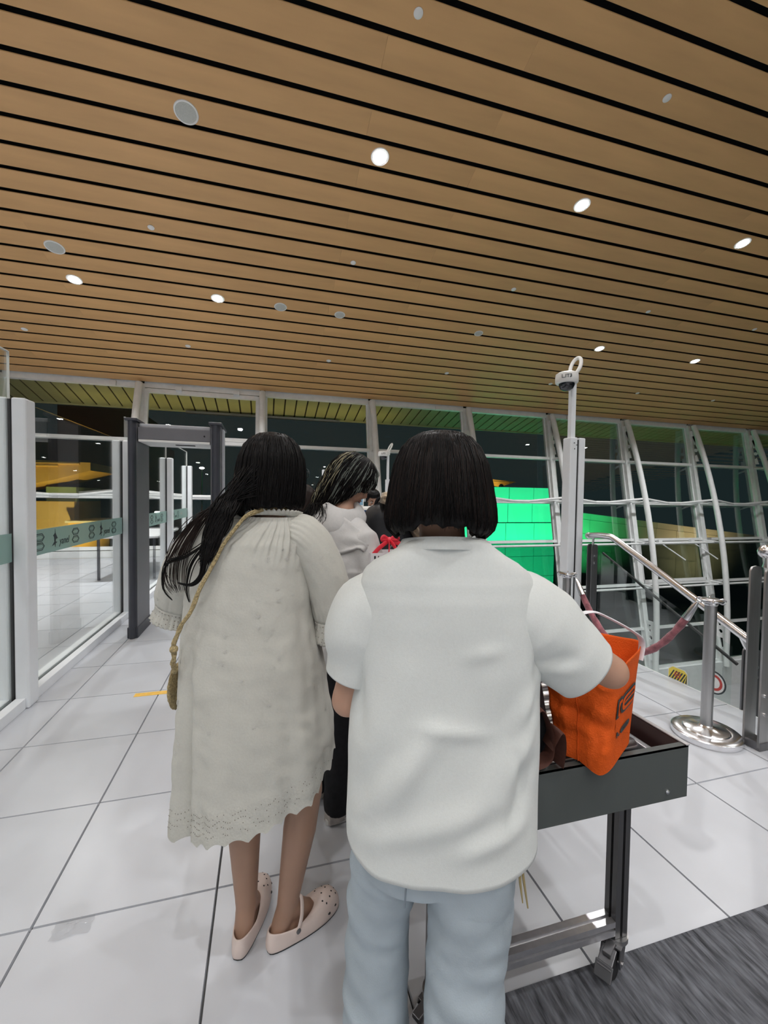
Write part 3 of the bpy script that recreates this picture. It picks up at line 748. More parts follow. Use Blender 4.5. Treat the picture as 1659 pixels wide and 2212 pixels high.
hr = curve_pts([(3.24, 3.665, 1.10), (3.24, 3.52, 1.115), (3.24, 3.36, 1.115)], 6) + [(3.24, 3.325, 1.098), (3.24, 2.09, .495)]
MB().tube(hr, .030, 20).build('handrail', 'steel', rail)
MB().ball((3.24, 3.665, 1.10), .036).build('end_knob', 'steel', rail)
MB().tube([(3.24, 3.60, 1.0), (3.24, 3.60, 1.05), (3.24, 3.60, 1.09)], [.012, .010, .014], 10).build('bracket', 'steel', rail)
MB().tube([(3.27, 2.14, .43), (3.26, 2.16, .46), (3.24, 2.18, .53)], [.02, .014, .014], 10).build('bracket', 'steel', rail)
g = MB(); q = [(3.53, -.25), (2.235, -.25), (2.235, .42), (3.53, .95)]
g.rings([[(3.245, y, z) for y, z in q], [(3.257, y, z) for y, z in q]])
gl = g.build('glass_panel', 'glass_rail', rail, False)
for y, z in ((2.50, -.07), (3.3, -.07)): MB().cyl((3.235, y, z), (3.245, y, z), .02, n=14).build('glass_clamp', 'steel', rail)
MB().tube([(3.33, 3.56, .93), (3.33, 2.9, .60), (3.33, 2.25, .28)], .012, 8).build('rail_reflection', 'black', rail)  # black tube stands in for the dark reflection of the rail in the glass
# warning label on that glass: white card, hazard stripes, red no-entry print, grey lettering
wl_ = empty('warning_label', (3.244, 2.63, .03), 'hazard-striped warning label stuck low on the railing glass', 'label')
M['yel'] = mat('hazard_yellow', (.85, .68, .10), .5, nscale=30); M['red_ink'] = mat('red_print', (.52, .06, .05), .6, nscale=30); M['paper'] = mat('label_paper', (.80, .82, .82), .6, nscale=20)
def on_glass(me, y, z, dx): return place(me, Vector((3.2442-dx, y, z)) - wl(wl_), (0, -1, 0), (0, 0, 1))
link('card', on_glass(plate([[(-.085, -.075), (.085, -.075), (.085, .05), (.06, .075), (-.05, .075), (-.085, .045)]], .001), 2.635, .035, 0), 'paper', wl_, False)
link('stripe_field', on_glass(plate([[(-.080, -.028), (.080, -.028), (.080, .047), (.055, .070), (-.045, .070), (-.080, .040)]], .0008), 2.635, .035, .001), 'yel', wl_, False)
st = MB(); 
for k in range(7):
    x = -.078 + k*.024
    a = [(x, -.028), (x+.012, -.028), (min(x+.052, .08), .046), (min(x+.040, .08), .046)]
    st.add([(3.2442-.0021, 2.635-p[0], .035+p[1]) for p in a] + [(3.2442-.0016, 2.635-p[0], .035+p[1]) for p in a], [(0,1,2,3),(7,6,5,4),(0,4,5,1),(1,5,6,2),(2,6,7,3),(3,7,4,0)])
st.build('black_stripes', 'ink', wl_, False)
link('no_entry_print', on_glass(plate([circ(.028, 20, (0, .016), sx=1, sy=.9), circ(.021, 20, (0, .016), True, 1, .9), [(-.016, .011), (.016, .011), (.016, .021), (-.016, .021)]], .0006), 2.635, .035, .0026), 'red_ink', wl_, False)
tx = MB()
for k, wd in enumerate((.009, .006, .011, .007, .010, .005, .009)): tx.box(3.2428, 3.2434, 2.635+.062-.018*k-wd, 2.635+.062-.018*k, -.026+.003*(k % 3), -.012)
tx.build('print_line', 'ink', wl_, False)
rd = empty('round_label', (3.244, 2.36, .12), 'round red-and-white sign on the railing glass behind the stanchion pole', 'label')
link('disc', place(plate([circ(.075, 28)], .001), Vector((3.2435, 2.345, .115)) - wl(rd), (0, -1, 0), (0, 0, 1)), 'paper', rd, False)
link('red_ring', place(plate([circ(.060, 28), circ(.042, 28, rev=True)], .0008), Vector((3.2425, 2.345, .115)) - wl(rd), (0, -1, 0), (0, 0, 1)), 'red_ink', rd, False)
link('border', place(plate([circ(.086, 28), circ(.076, 28, rev=True)], .004), Vector((3.2425, 2.345, .115)) - wl(rd), (0, -1, 0), (0, 0, 1)), 'ink', rd, False)
# nearer railing at the right picture edge
nr = empty('end_railing', (2.86, 1.80, 0), 'dark steel flat-bar railing post at the right photo edge, chrome rail end on top', 'railing')
me = None
flat_post(2.842, 1.80, .02, 1.085, nr, .046, .04, m='post_steel')
for z in (.33, .22): MB().cyl((2.825, 1.756, z), (2.825, 1.744, z), .012, .010, n=12).build('bolt', 'steel', nr)
MB().box(2.80, 2.89, 1.75, 1.85, 0, .05).build('foot_plate', 'gun', nr, False, bevel=.004)
MB().tube([(2.87, 1.80, 1.08), (2.87, 1.80, 1.12), (2.87, 1.80, 1.16)], [.022, .014, .018], 12).build('bracket', 'steel', nr)
MB().tube([(2.85, 1.80, 1.175), (3.1, 1.80, 1.175), (3.7, 1.80, 1.175)], .030, 18).build('handrail', 'steel', nr)
MB().ball((2.855, 1.80, 1.175), .040).build('end_knob', 'steel', nr)
MB().box(2.93, 3.7, 1.794, 1.806, .12, 1.05).build('glass_panel', 'glass_rail', nr, False)
flat_post(3.66, 1.80, -.3, 1.12, nr, .05, .04)

# ---- security cameras on poles
def cctv(base, h, s, label, toward):
    e = empty('security_camera', base, label, 'security camera', 'dome security cameras on poles')
    b = Vector(base); t = b + Vector((0, 0, h)); tw = Vector(toward).normalized(); sd = Vector((-tw.y, tw.x, 0))
    MB().box(b.x-.024*s, b.x+.024*s, b.y-.024*s, b.y+.024*s, b.z, t.z).build('pole', 'alu', e, False, bevel=.004)
    hd = t + tw*.12*s + Vector((0, 0, -.02*s))
    MB().obox(t + tw*.02*s, tw, sd, (0, 0, 1), .05*s, .035*s, .045*s).build('wall_bracket', 'ring', e, False, bevel=.006)
    bd = MB().lathe([(0, .05), (.085, .05), (.108, .035), (.112, .0), (.112, -.045), (.104, -.058), (.07, -.06)], hd, 28).build('housing', 'ring', e)
    bd.scale = (1, 1, 1)
    MB().lathe([(.078, -.055), (.076, -.08), (.06, -.112), (.03, -.130), (0, -.134)], hd, 24).build('dome', mat('smoked_dome', (.01, .012, .016), .08, spec=.8), e)
    lt = text_mesh('L.IT3', .042*s, .001, 0, .0008)
    f_ = (Vector((0, 0, 1.46)) - hd); f_.z = 0; f_.normalize(); r_ = Vector((-f_.y, f_.x, 0))
    link('lettering', place(lt, hd + f_*.1125 + Vector((0, 0, -.008)) - wl(e), r_, (0, 0, 1)), 'ink', e, False)
    c0 = t + Vector((0, 0, .03*s)); ax = (tw*-.55 + Vector((0, 0, 1))).normalized()
    pts = [c0 + ax*(.10*(1-math.cos(a)))*s + sd*(.045*math.sin(a))*s + tw*.0 for a in [2*PI*k/22 for k in range(23)]]
    MB().tube(pts, .017*s, 10).build('cable_loop', 'ring', e)
    return e
cctv((3.085, 3.78, 2.12), .62, 1.15, 'white dome camera on a pole atop the white post at right', (-.9, -.45, 0))
pk = tag(empty('camera_post', (2.50, 8.7, 0)), 'slim white post carrying the small far camera, centre background', 'post')
MB().box(2.455, 2.545, 8.655, 8.745, 0, 1.86).build('column', 'alu', pk, False, bevel=.01)
cctv((2.50, 8.70, 1.86), .56, 1.0, 'small white dome camera on the far pole at centre', (-.95, -.3, 0))
wp2 = empty('screen_wall', (2.3, 8.8, 0), 'white partition posts and panels behind the far camera pole', 'partition')
for x in (2.68, 2.80): MB().box(x, x+.09, 8.75, 8.85, 0, 2.06).build('post', 'alu', wp2, False, bevel=.01)
MB().box(1.02, 1.16, 7.98, 8.08, 0, 1.98).build('post', 'alu', wp2, False, bevel=.01)
MB().box(1.16, 2.68, 8.2, 8.212, .05, 1.2).build('glass_pane', 'glass_part', wp2, False)

# ---- counters, monitor and white tables beyond
M['lam'] = mat('white_laminate', (.74, .75, .77), .35, nscale=6, namt=.03)
dk = empty('inspection_desk', (.8, 6.1, 0), 'white inspection desk screen panels behind the grey-hooded woman', 'desk')
MB().box(.55, .95, 6.0, 6.06, .72, 1.56).build('screen_panel', 'lam', dk, False, bevel=.006)
MB().box(.45, 1.9, 6.06, 6.8, .70, .74).build('desk_top', 'lam', dk, False, bevel=.006)
for x in (.5, 1.85):
    for y in (6.12, 6.74): MB().box(x-.02, x+.02, y-.02, y+.02, 0, .70).build('leg', 'gun', dk, False)
mo = empty('monitor', (.80, 5.45, 1.30), 'white-framed monitor with blue picture beside the grey-haired head', 'monitor')
MB().box(.66, 1.02, 5.45, 5.48, 1.36, 1.64).build('bezel', 'ring', mo, False, bevel=.006)
MB().box(.685, .995, 5.443, 5.449, 1.385, 1.615).build('screen', emit('screen_blue', (.25, .45, .62), .55), mo, False)
MB().box(.81, .87, 5.46, 5.50, 0, 1.40).box(.68, 1.0, 5.32, 5.62, 0, .02).build('stand', 'gun', mo, False)
mo2 = empty('monitor', (1.15, 4.35, 1.37), 'small white-framed console screen beside the bowed man on the scanner', 'monitor')
MB().box(.84, .98, 4.30, 4.33, 1.369, 1.50).build('bezel', 'ring', mo2, False, bevel=.004)
MB().box(.85, .97, 4.296, 4.299, 1.385, 1.49).build('screen', emit('screen_blue', (.3, .5, .65), .5), mo2, False)
pp = empty('paper_stack', (1.12, 4.3, 1.37), 'loose white papers on the blue scanner top before the bowed man', 'papers')
for k in range(4): MB().obox((1.12+.012*k, 4.26+.01*k, 1.372+.006*k), (1, .1*k, .05*(k-1)), (-.1*k, 1, 0), (0, 0, 1), .055, .075, .0012).build('sheet', 'paper', pp, False)
def table(x0, x1, y0, y1, label):
    e = empty('folding_table', ((x0+x1)/2, (y0+y1)/2, 0), label, 'table', 'white tables beyond the detector')
    MB().box(x0, x1, y0, y1, .715, .75).build('table_top', 'lam', e, False, bevel=.006)
    for x in (x0+.08, x1-.08):
        for y in (y0+.1, y1-.1): MB().box(x-.018, x+.018, y-.018, y+.018, 0, .715).build('leg', 'md_dark', e, False)
table(-2.80, -1.79, 8.05, 9.9, 'white table beyond the glass, left of the detector opening')
table(-1.40, -.5, 8.0, 10.3, 'white table seen through the detector opening, behind the left sleeve')
bn = empty('litter_bin', (-2.35, 9.0, 0), 'tan and green bins under the white tables, seen through glass', 'bin')
MB().lathe([(0, 0), (.13, 0), (.16, .5), (.15, .5), (.13, .03), (0, .03)], (-2.42, 8.7, 0), 20).build('bin_body', 'tan', bn)

# ---- floor markings and a scrap
tag(MB().box(-.915, -.25, 3.375, 3.432, .0004, .0012).build('floor_tape', mat('yellow_tape', (.78, .46, .06), .5, nscale=30)), 'yellow tape strip on the tiles left of the dress', 'tape')
def scrap():
    m = MB(); rws = []
    for j in range(13):
        row = []
        for i in range(17):
            u, v = i/16-.5, j/12-.5
            rr = math.hypot(u*1.6, v*1.6)
            h = .0015 + max(0, .014*(1-rr)*(.5+noise.noise((u*9, v*9, 2))) )
            a_ = 1 + .25*noise.noise((math.atan2(v, u)*1.3, 0, 5))
            row.append((-.622 + u*.115*a_, 1.602 + v*.065*a_, h + .0008))
        rws.append(row)
    return m.rings(rws, closed=False)
tag(scrap().build('plastic_wrap', glass('crumpled_film', (.96, .965, .97), .35, .2, milk=.14, milk_c=(.85, .85, .86))), 'crumpled clear plastic film lying on a floor tile at lower left', 'wrapper')

# ================================================================ people
CY = yaw
M['skin'] = mat('skin', (.46, .27, .19), .5, nscale=9, namt=.08, sub=.08, spec=.35)
M['skin2'] = mat('skin_leg', (.40, .245, .175), .5, nscale=7, namt=.08, sub=.08, spec=.35)
M['lip'] = mat('lips', (.36, .13, .11), .45); M['eye'] = mat('eye_white', (.75, .73, .70), .2); M['iris'] = mat('iris', (.02, .012, .008), .15)
M['hair'] = mat('black_hair', (.0065, .0058, .0058), .48, nscale=40, namt=.5, stretch=(1, 1, .05), spec=.13)
M['hair_brown'] = mat('dark_brown_hair', (.013, .0075, .006), .45, nscale=40, namt=.5, stretch=(1, 1, .05), spec=.2)
M['hair_blond'] = mat('bleached_strands', (.30, .27, .17), .45, nscale=30, namt=.3, spec=.4)
M['hair_ash'] = mat('ash_strands', (.16, .18, .16), .45, nscale=30, namt=.3, spec=.4)
M['tee'] = mat('off_white_jersey', (.62, .645, .63), .82, nscale=220, namt=.03, bump=.06, bscale=420, sheen=.15, spec=.2)
M['jean'] = mat('pale_grey_blue_denim', (.38, .44, .485), .8, nscale=7, namt=.16, bump=.12, bscale=300, spec=.2)
M['sole'] = mat('white_sole', (.62, .62, .60), .6, nscale=30)
def rotm(yaw_r=0, pitch_d=0, roll_r=0):
    """head turn: yaw to the right, nodding down, tilt to the right (radians)"""
    return Matrix.Rotation(-yaw_r, 3, 'Z') @ Matrix.Rotation(-pitch_d, 3, 'X') @ Matrix.Rotation(roll_r, 3, 'Y')
def hand(mb, wrist, d, pn, side, curl=.5, s=1.0):
    """palm, four unequal fingers and a thumb; d = direction of the fingers, pn = palm normal"""
    w_ = Vector(wrist); d = Vector(d).normalized(); pn = Vector(pn); pn = (pn - d*pn.dot(d)).normalized(); lat = d.cross(pn)*side
    pc = w_ + d*.045*s
    mb.capsule(w_ - d*.01, .021*s, w_ + d*.02*s, .022*s)
    for q in (-.026, -.009, .009, .026): mb.capsule(w_ + d*.015*s + lat*q*.6*s, .013*s, w_ + d*.082*s + lat*q*s, .0115*s)
    for q, L in ((-.029, .060), (-.010, .072), (.010, .078), (.029, .070)):
        p = w_ + d*.082*s + lat*q*s; a = 0
        for k, f in enumerate((.45, .32, .23)):
            a += curl*(.75 if k == 0 else .9)
            dd = (d*math.cos(a) + pn*math.sin(a)).normalized(); p2 = p + dd*L*f*s
            mb.capsule(p, (.0095-.0008*k)*s, p2, (.0088-.0008*k)*s, 10); p = p2
    p = w_ + d*.025*s + lat*.024*s
    p2 = p + (d*.55 + lat*.75 + pn*.35).normalized()*.042*s; p3 = p2 + (d*.85 + lat*.15 + pn*.5).normalized()*.030*s
    mb.capsule(p, .0125*s, p2, .0105*s, 10).capsule(p2, .0105*s, p3, .009*s, 10)
def head(mb, c, rm, s=1.0):
    """cranium, face mask, jaw, nose, lips and ears, about the head centre c"""
    def P(x, y, z): return Vector(c) + rm @ Vector((x, y, z))*s
    r3 = rm.copy()
    mb.ball(P(0, -.012, .025), s, 18, 12, (.073, .090, .085), r3)
    mb.ball(P(0, .030, -.025), s, 16, 10, (.058, .060, .085), r3)
    mb.ball(P(0, .048, -.088), s, 12, 8, (.026, .026, .022), r3)
    mb.capsule(P(-.045, .0, -.055), .020*s, P(-.012, .05, -.085), .018*s).capsule(P(.045, .0, -.055), .020*s, P(.012, .05, -.085), .018*s)
    mb.capsule(P(0, .086, .008), .008*s, P(0, .099, -.024), .0105*s)
    mb.ball(P(-.012, .090, -.028), .009*s, 8, 6).ball(P(.012, .090, -.028), .009*s, 8, 6)
    mb.capsule(P(-.035, .072, .026), .011*s, P(.035, .072, .026), .011*s)
    mb.ball(P(-.034, .062, -.022), .024*s, 10, 8).ball(P(.034, .062, -.022), .024*s, 10, 8)
    mb.capsule(P(-.016, .080, -.056), .008*s, P(.016, .080, -.056), .008*s)
    for sx in (-1, 1): mb.ball(P(sx*.076, -.004, -.006), s, 10, 8, (.008, .019, .031), r3)
def face(par, c, rm, s=1.0):
    def P(x, y, z): return Vector(c) + rm @ Vector((x, y, z))*s
    for sx in (-1, 1):
        e = MB().ball(P(sx*.031, .073, .004), s, 12, 8, (.0135, .012, .0085), rm).build('eye', 'eye', par, local=True)
        MB().ball(P(sx*.031, .0845, .003), .0062*s, 10, 8).build('iris', 'iris', e, local=True)
        MB().tube([P(sx*.014, .083, .024), P(sx*.030, .085, .030), P(sx*.050, .074, .024)], [.003*s, .0042*s, .002*s], 8).build('eyebrow', 'hair', par, local=True)
    MB().tube([P(-.022, .084, -.058), P(-.008, .0895, -.054), P(.008, .0895, -.054), P(.022, .084, -.058)], [.002*s, .0045*s, .0045*s, .002*s], 8).tube([P(-.018, .084, -.061), P(0, .089, -.064), P(.018, .084, -.061)], [.002*s, .005*s, .002*s], 8).build('lips', 'lip', par, local=True)
def figure(label, loc, rz, J, hc, hrot, hs=1.0, skin='skin', voxel=.007, group=None, girth=1.0, name='person', shod=True):
    """one continuous body grown over the joints; J maps joint names to local points"""
    mb = MB(); V_ = lambda k: Vector(J[k])
    g = girth
    pel, wai, che, nec = V_('pelvis'), V_('waist'), V_('chest'), V_('neck')
    rb = Matrix.Rotation(0, 3, 'Z')
    mb.ball(pel, 1, 16, 10, (.155*g, .11*g, .12), rb).ball(wai, 1, 16, 10, (.125*g, .095*g, .15), rb).ball(che, 1, 16, 10, (.145*g, .10*g, .16), rb)
    mb.capsule(pel, .10*g, wai, .10*g).capsule(wai, .10*g, che, .10*g)
    mb.capsule(che + Vector((0, 0, .06)), .075, nec, .052).capsule(nec, .050, Vector(hc) + hrot @ Vector((0, -.012, -.055))*hs, .047)
    for s in ('l', 'r'):
        sx = -1 if s == 'l' else 1
        mb.capsule(nec + Vector((0, 0, -.03)), .045, V_('sh_'+s), .050).capsule(che, .075, V_('sh_'+s), .052)
        mb.capsule(V_('sh_'+s), .048*g, V_('el_'+s), .036*g).capsule(V_('el_'+s), .037*g, V_('wr_'+s), .024)
        d = V_('wr_'+s) - V_('el_'+s)
        hand(mb, J['wr_'+s], J.get('hd_'+s, d), J.get('pn_'+s, (0, 0, -1)), sx, J.get('curl_'+s, .5), hs)
        mb.capsule(V_('hip_'+s), .085*g, V_('kn_'+s), .056*g).capsule(V_('kn_'+s), .054*g, lerp(V_('kn_'+s), V_('an_'+s), .33) + Vector((0, -.008, 0)), .055*g).capsule(lerp(V_('kn_'+s), V_('an_'+s), .33) + Vector((0, -.008, 0)), .054*g, V_('an_'+s), .034)
        fd = Vector((*J['ft_'+s], 0)).normalized(); a = V_('an_'+s)
        b = Vector((a.x, a.y, .03))
        if shod:
            b.z = .034; mb.capsule(a, .032, b - fd*.02, .024).capsule(b - fd*.02, .023, b + fd*.13, .016).capsule(a, .030, b + fd*.06, .020); continue
        mb.capsule(a, .034, b - fd*.035, .029).capsule(b - fd*.03, .029, b + fd*.10, .030).capsule(b + fd*.10 + Vector((0, 0, -.004)), .031, b + fd*.15 + Vector((0, 0, -.010)), .020).capsule(a, .033, b + fd*.09, .028)
    head(mb, hc, hrot, hs)
    me = fuse(mb, voxel, 5)
    o = link(name, me, skin, None, True, 80)
    o.location = loc; o.rotation_euler.z = rz
    tag(o, label, 'person', group)
    face(o, hc, hrot, hs)
    return o
def se_ring(cx, cy, z, rx, ry, n=56, e=2.4, fn=None, tilt=0):
    """super-elliptic cross-section; fn(angle) scales the radius"""
    r = []
    for k in range(n):
        a = 2*PI*k/n; c, s = math.cos(a), math.sin(a)
        x = math.copysign(abs(c)**(2/e), c)*rx; y = math.copysign(abs(s)**(2/e), s)*ry
        f = fn(a) if fn else 1
        r.append((cx + x*f, cy + y*f, z + tilt*x))
    return r
def crease(p, a, b, w_, h):
    """ridge of height h along segment a-b (x, z plane)"""
    ax, az, bx, bz = *a, *b
    dx, dz = bx-ax, bz-az; L2 = dx*dx+dz*dz
    t = max(0, min(1, ((p.x-ax)*dx + (p.z-az)*dz)/L2))
    q = ((p.x-ax-t*dx)**2 + (p.z-az-t*dz)**2)/(w_*w_)
    return h*math.exp(-q)*math.sin(PI*(.12+.76*t)) if q < 9 else 0
def strands(par, paths, m, r=.002, n=5, name='strands'):
    mb = MB()
    for p in paths:
        k = len(p); mb.tube(p, [r*(.55+.45*math.sin(PI*min(1, (i+.6)/k*1.15)))*(1 if i < k-1 else .25) for i in range(k)], n)
    return mb.build(name, m, par, local=True, angle=180)
def root_at(l, D):
    """world floor point at sideways offset l and depth D along the view heading"""
    return (l*math.cos(CY) + D*math.sin(CY), D*math.cos(CY) - l*math.sin(CY), 0)

# ---------------------------------------------------------------- woman in the off-white T-shirt
A = figure('woman with black bob hair in off-white T-shirt, grey-blue trousers, back to camera', root_at(.1236, .885), -CY,
    dict(pelvis=(-.01, .0, .82), waist=(0, .0, .98), chest=(0, .0, 1.18), neck=(0, -.005, 1.345), sh_l=(-.130, 0, 1.240), sh_r=(.135, 0, 1.245),
         el_l=(-.196, .02, 1.022), wr_l=(-.10, .21, .95), el_r=(.368, .012, 1.095), wr_r=(.338, .225, 1.065), hd_r=(.35, 1, -.35), pn_r=(0, -.2, -1), curl_r=.75,
         hip_l=(-.085, .02, .78), hip_r=(.075, -.01, .78), kn_l=(-.12, .10, .44), kn_r=(.066, .0, .44), an_l=(-.128, .075, .09), an_r=(.066, -.04, .09), ft_l=(-.15, 1), ft_r=(.1, 1), curl_l=.6),
    (-.002, .028, 1.475), rotm(.02, .18, 0), .97, voxel=.0065)
profT = [(.72, 0, .200, .127), (.77, 0, .200, .126), (.86, 0, .198, .121), (1.0, 0, .194, .115), (1.12, 0, .192, .112), (1.20, 0, .190, .108), (1.255, -.001, .188, .103), (1.288, -.003, .182, .095), (1.310, -.006, .170, .086), (1.328, -.009, .148, .079), (1.343, -.012, .118, .073), (1.354, -.014, .095, .069), (1.361, -.014, .086, .067)]
def tee_fold(p, n):
    h = 0
    if p.y < .06:
        h += crease(p, (-.13, .86), (-.02, 1.03), .022, .009) + crease(p, (-.05, 1.035), (.07, 1.02), .014, .005) + crease(p, (-.16, .80), (.12, .90), .028, .008)
        h += crease(p, (.16, 1.02), (.10, .90), .016, .009) + crease(p, (.17, .95), (.125, .84), .014, -.008) + crease(p, (.185, 1.12), (.13, 1.03), .016, .007)
        h += crease(p, (.10, 1.18), (.04, 1.165), .016, .004) + crease(p, (-.09, 1.13), (-.15, .95), .03, .006) + crease(p, (.02, .80), (.15, .84), .02, .007)
        h += crease(p, (-.185, 1.16), (-.16, 1.0), .014, -.006) + crease(p, (.185, 1.17), (.165, 1.05), .012, -.006) + crease(p, (.05, .88), (.12, .99), .02, .005)
        h += crease(p, (-.10, .96), (-.16, .84), .012, .005) + crease(p, (.13, .98), (.165, .88), .010, -.005)
    h += .006*noise.noise((p.x*7, p.y*7, p.z*4)) + .0025*noise.noise((p.x*18+3, p.y*18, p.z*10))
    return n*h*1.5
def torso_tee():
    rs = []
    for k in range(91):
        v = k/90; z0 = lerp(.772, 1.361, v); cy, rx, ry = interp(profT, z0)
        ring = se_ring(.006, cy, z0, rx, ry, 110, 2.5)
        rs.append([(x, y, z - .040*(1-v)**6*max(0, -y/.125)**.8 + .012*(1-v)**10*(abs(x)/.2)**6 - .020*v**14*(y/.07)) for x, y, z in ring])
    me = MB().rings(rs, False, False).mesh('t_shirt'); return warp(me, tee_fold)
tee = link('t_shirt', torso_tee(), 'tee', A, True, 180); solid(tee, .0025, -1)
def tee_sleeve(pts, rad, dep, seed):
    """rad: half height across the arm, dep: half depth front to back"""
    P = curve_pts(pts, 34); n = 64; rs = []
    tb = lambda L, f: interp([(k/(len(L)-1), r) for k, r in enumerate(L)], f)[0]
    for i, p in enumerate(P):
        t = (P[min(i+1, 34)]-P[max(i-1, 0)]); t.y = 0; t.normalize(); u = Vector((-t.z, 0, t.x)); f = i/34
        rs.append([p + u*math.cos(2*PI*k/n)*tb(rad, f) + Vector((0, 1, 0))*math.sin(2*PI*k/n)*tb(dep, f) for k in range(n)])
    me = MB().rings(rs, False, False).mesh('sleeve')
    def f(p, n):
        h = .004*noise.noise((p.x*10+seed, p.y*10, p.z*8)) + .002*noise.noise((p.x*24, p.y*24+seed, p.z*16))
        if seed == 1: h += crease(p, (.180, 1.14), (.25, 1.155), .012, -.007) + crease(p, (.205, 1.125), (.265, 1.13), .014, .006) + crease(p, (.17, 1.17), (.20, 1.20), .012, .003)
        return n*h
    o = link('sleeve', me, 'tee', tee, True, 180); me2 = bmesh.new(); me2.from_mesh(me); bmesh.ops.recalc_face_normals(me2, faces=me2.faces); me2.to_mesh(me); me2.free()
    warp(me, f); return solid(o, .0028, -1)
tee_sleeve([(.09, -.004, 1.247), (.155, -.004, 1.226), (.205, .000, 1.194), (.262, .008, 1.146), (.309, .012, 1.106)], [.070, .0885, .0905, .083, .0745], [.060, .080, .083, .080, .074], 1)
tee_sleeve([(-.09, -.004, 1.250), (-.142, -.002, 1.222), (-.168, .002, 1.172), (-.177, .010, 1.118), (-.189, .014, 1.080)], [.070, .085, .077, .063, .0555], [.055, .072, .074, .068, .064], 2)
cr = []
for k in range(41):
    a = 2*PI*k/40; cr.append(Vector((.0725*math.cos(a), -.014 + .0635*math.sin(a), 1.368 + .012*math.sin(a)*-1 - .0)))
cl = MB(); nn_ = 48; rs = []
for z_, r_ in ((-.012, 1.12), (-.006, 1.13), (.006, 1.035), (.012, 1.0), (.010, .96), (-.010, 1.06)):
    rs.append([(.0860*r_*math.cos(2*PI*k/nn_), -.014 + .0690*r_*math.sin(2*PI*k/nn_), 1.363 + z_ - .014*math.sin(2*PI*k/nn_)) for k in range(nn_)])
cl.rings(rs + [rs[0]], False, False).build('collar_band', 'tee', tee, local=True, angle=80)
hm = MB()   # stitched hem band
def trousers(par, m, pel, legs, voxel=.008, top=1.0, fold_amp=.008, name='trousers', cutz=None):
    mb = MB(); cx, cy, z, rx, ry = pel
    mb.rings([se_ring(cx, cy, zz, rx*f, ry*f, 40, 2.3) for zz, f in ((top, .9), (z+.08, .98), (z, 1), (z-.08, .97), (z-.14, .80))])
    for pts, rr in legs: mb.tube(pts, rr, 28)
    me = fuse(mb, voxel, 8)
    cut(me, [((0, 0, min(p[-1][2] for p, r in legs)+.012), (0, 0, -1))])
    warp(me, lambda p, n: n*(fold_amp*noise.noise((p.x*6, p.y*6, p.z*13+p.x*6)) + fold_amp*.5*noise.noise((p.x*14, p.y*14, p.z*26)) + fold_amp*.55*(noise.noise((p.x*9, p.y*4, p.z*22+p.x*12)) if p.z < .62 else 0)))
    o = link(name, me, m, par, True, 80); return solid(o, .003, -1)
tr = trousers(A, 'jean', (-.012, .012, .80, .176, .104), [([(-.088, .02, .78), (-.108, .05, .66), (-.124, .095, .45), (-.128, .085, .25), (-.13, .075, .035)], [.088, .080, .074, .078, .088]),
                                                   ([(.076, -.01, .78), (.074, -.01, .66), (.066, .0, .45), (.066, -.02, .25), (.066, -.035, .035)], [.094, .090, .084, .088, .096])])
for x, s in ((-.07, 1), (.06, 1)):
    sm = [(x*1.0, -.0925, .725), (x*1.02, -.0915, .695), (x*1.04, -.088, .665)]
    MB().tube(sm, .0018, 6).build('dart_seam', mat('denim_seam', (.22, .26, .30), .8), tr, local=True)
MB().tube([(.150, -.085, .775), (.158, -.088, .72), (.168, -.085, .665)], [.003, .0025, .0015], 8).tube([(.148, -.085, .775), (.150, -.09, .72), (.156, -.09, .68)], [.003, .0025, .0012], 8).build('drawcord', mat('tan_cord', (.28, .22, .10), .7, nscale=90), tr, local=True)
def sneaker(par, heel, d, m='sole', s=1.0, lm='ink', name='shoe'):
    h = Vector(heel); d = Vector((*d, 0)).normalized(); q = Vector((d.y, -d.x, 0))
    sec = [(0, .026, .062), (.03, .036, .075), (.08, .037, .078), (.13, .040, .066), (.18, .045, .048), (.22, .042, .036), (.25, .026, .026), (.26, .012, .018)]
    zf = lambda hh, sa: .012 + (hh-.012)*max(0, sa)**.7 + .010*min(0, sa)
    mb = MB(); mb.rings([[h + (d*y + q*w_*math.cos(a) + Vector((0, 0, zf(hh, math.sin(a)))))*s for a in [2*PI*k/16 for k in range(16)]] for y, w_, hh in sec])
    o = mb.build(name, m, par, local=True, angle=60)
    sl_ = MB(); ol = []
    for k in range(28):
        a = 2*PI*k/28; y = .13 - .137*math.cos(a); w_ = (.043+.006*math.sin((y-.1)*14))*math.sin(a)
        ol.append(h + d*y*s + q*w_*s)
    sl_.rings([[p + Vector((0, 0, .002)) for p in ol], [p + Vector((0, 0, .022))*s for p in ol]]).build('sole', 'sole', o, local=True)
    for k in range(4):
        y = .10 + .028*k; z = (.076-.011*k)
        MB().tube([h + d*y*s + q*-.024*s + Vector((0, 0, z-.006))*s, h + d*(y+.01)*s + Vector((0, 0, z+.004))*s, h + d*(y+.004)*s + q*.024*s + Vector((0, 0, z-.006))*s], .0025*s, 6).build('lace', lm, o, local=True)
    return o
sneaker(A, (-.128, .04, 0), (-.15, 1)); sneaker(A, (.066, -.08, 0), (.1, 1))
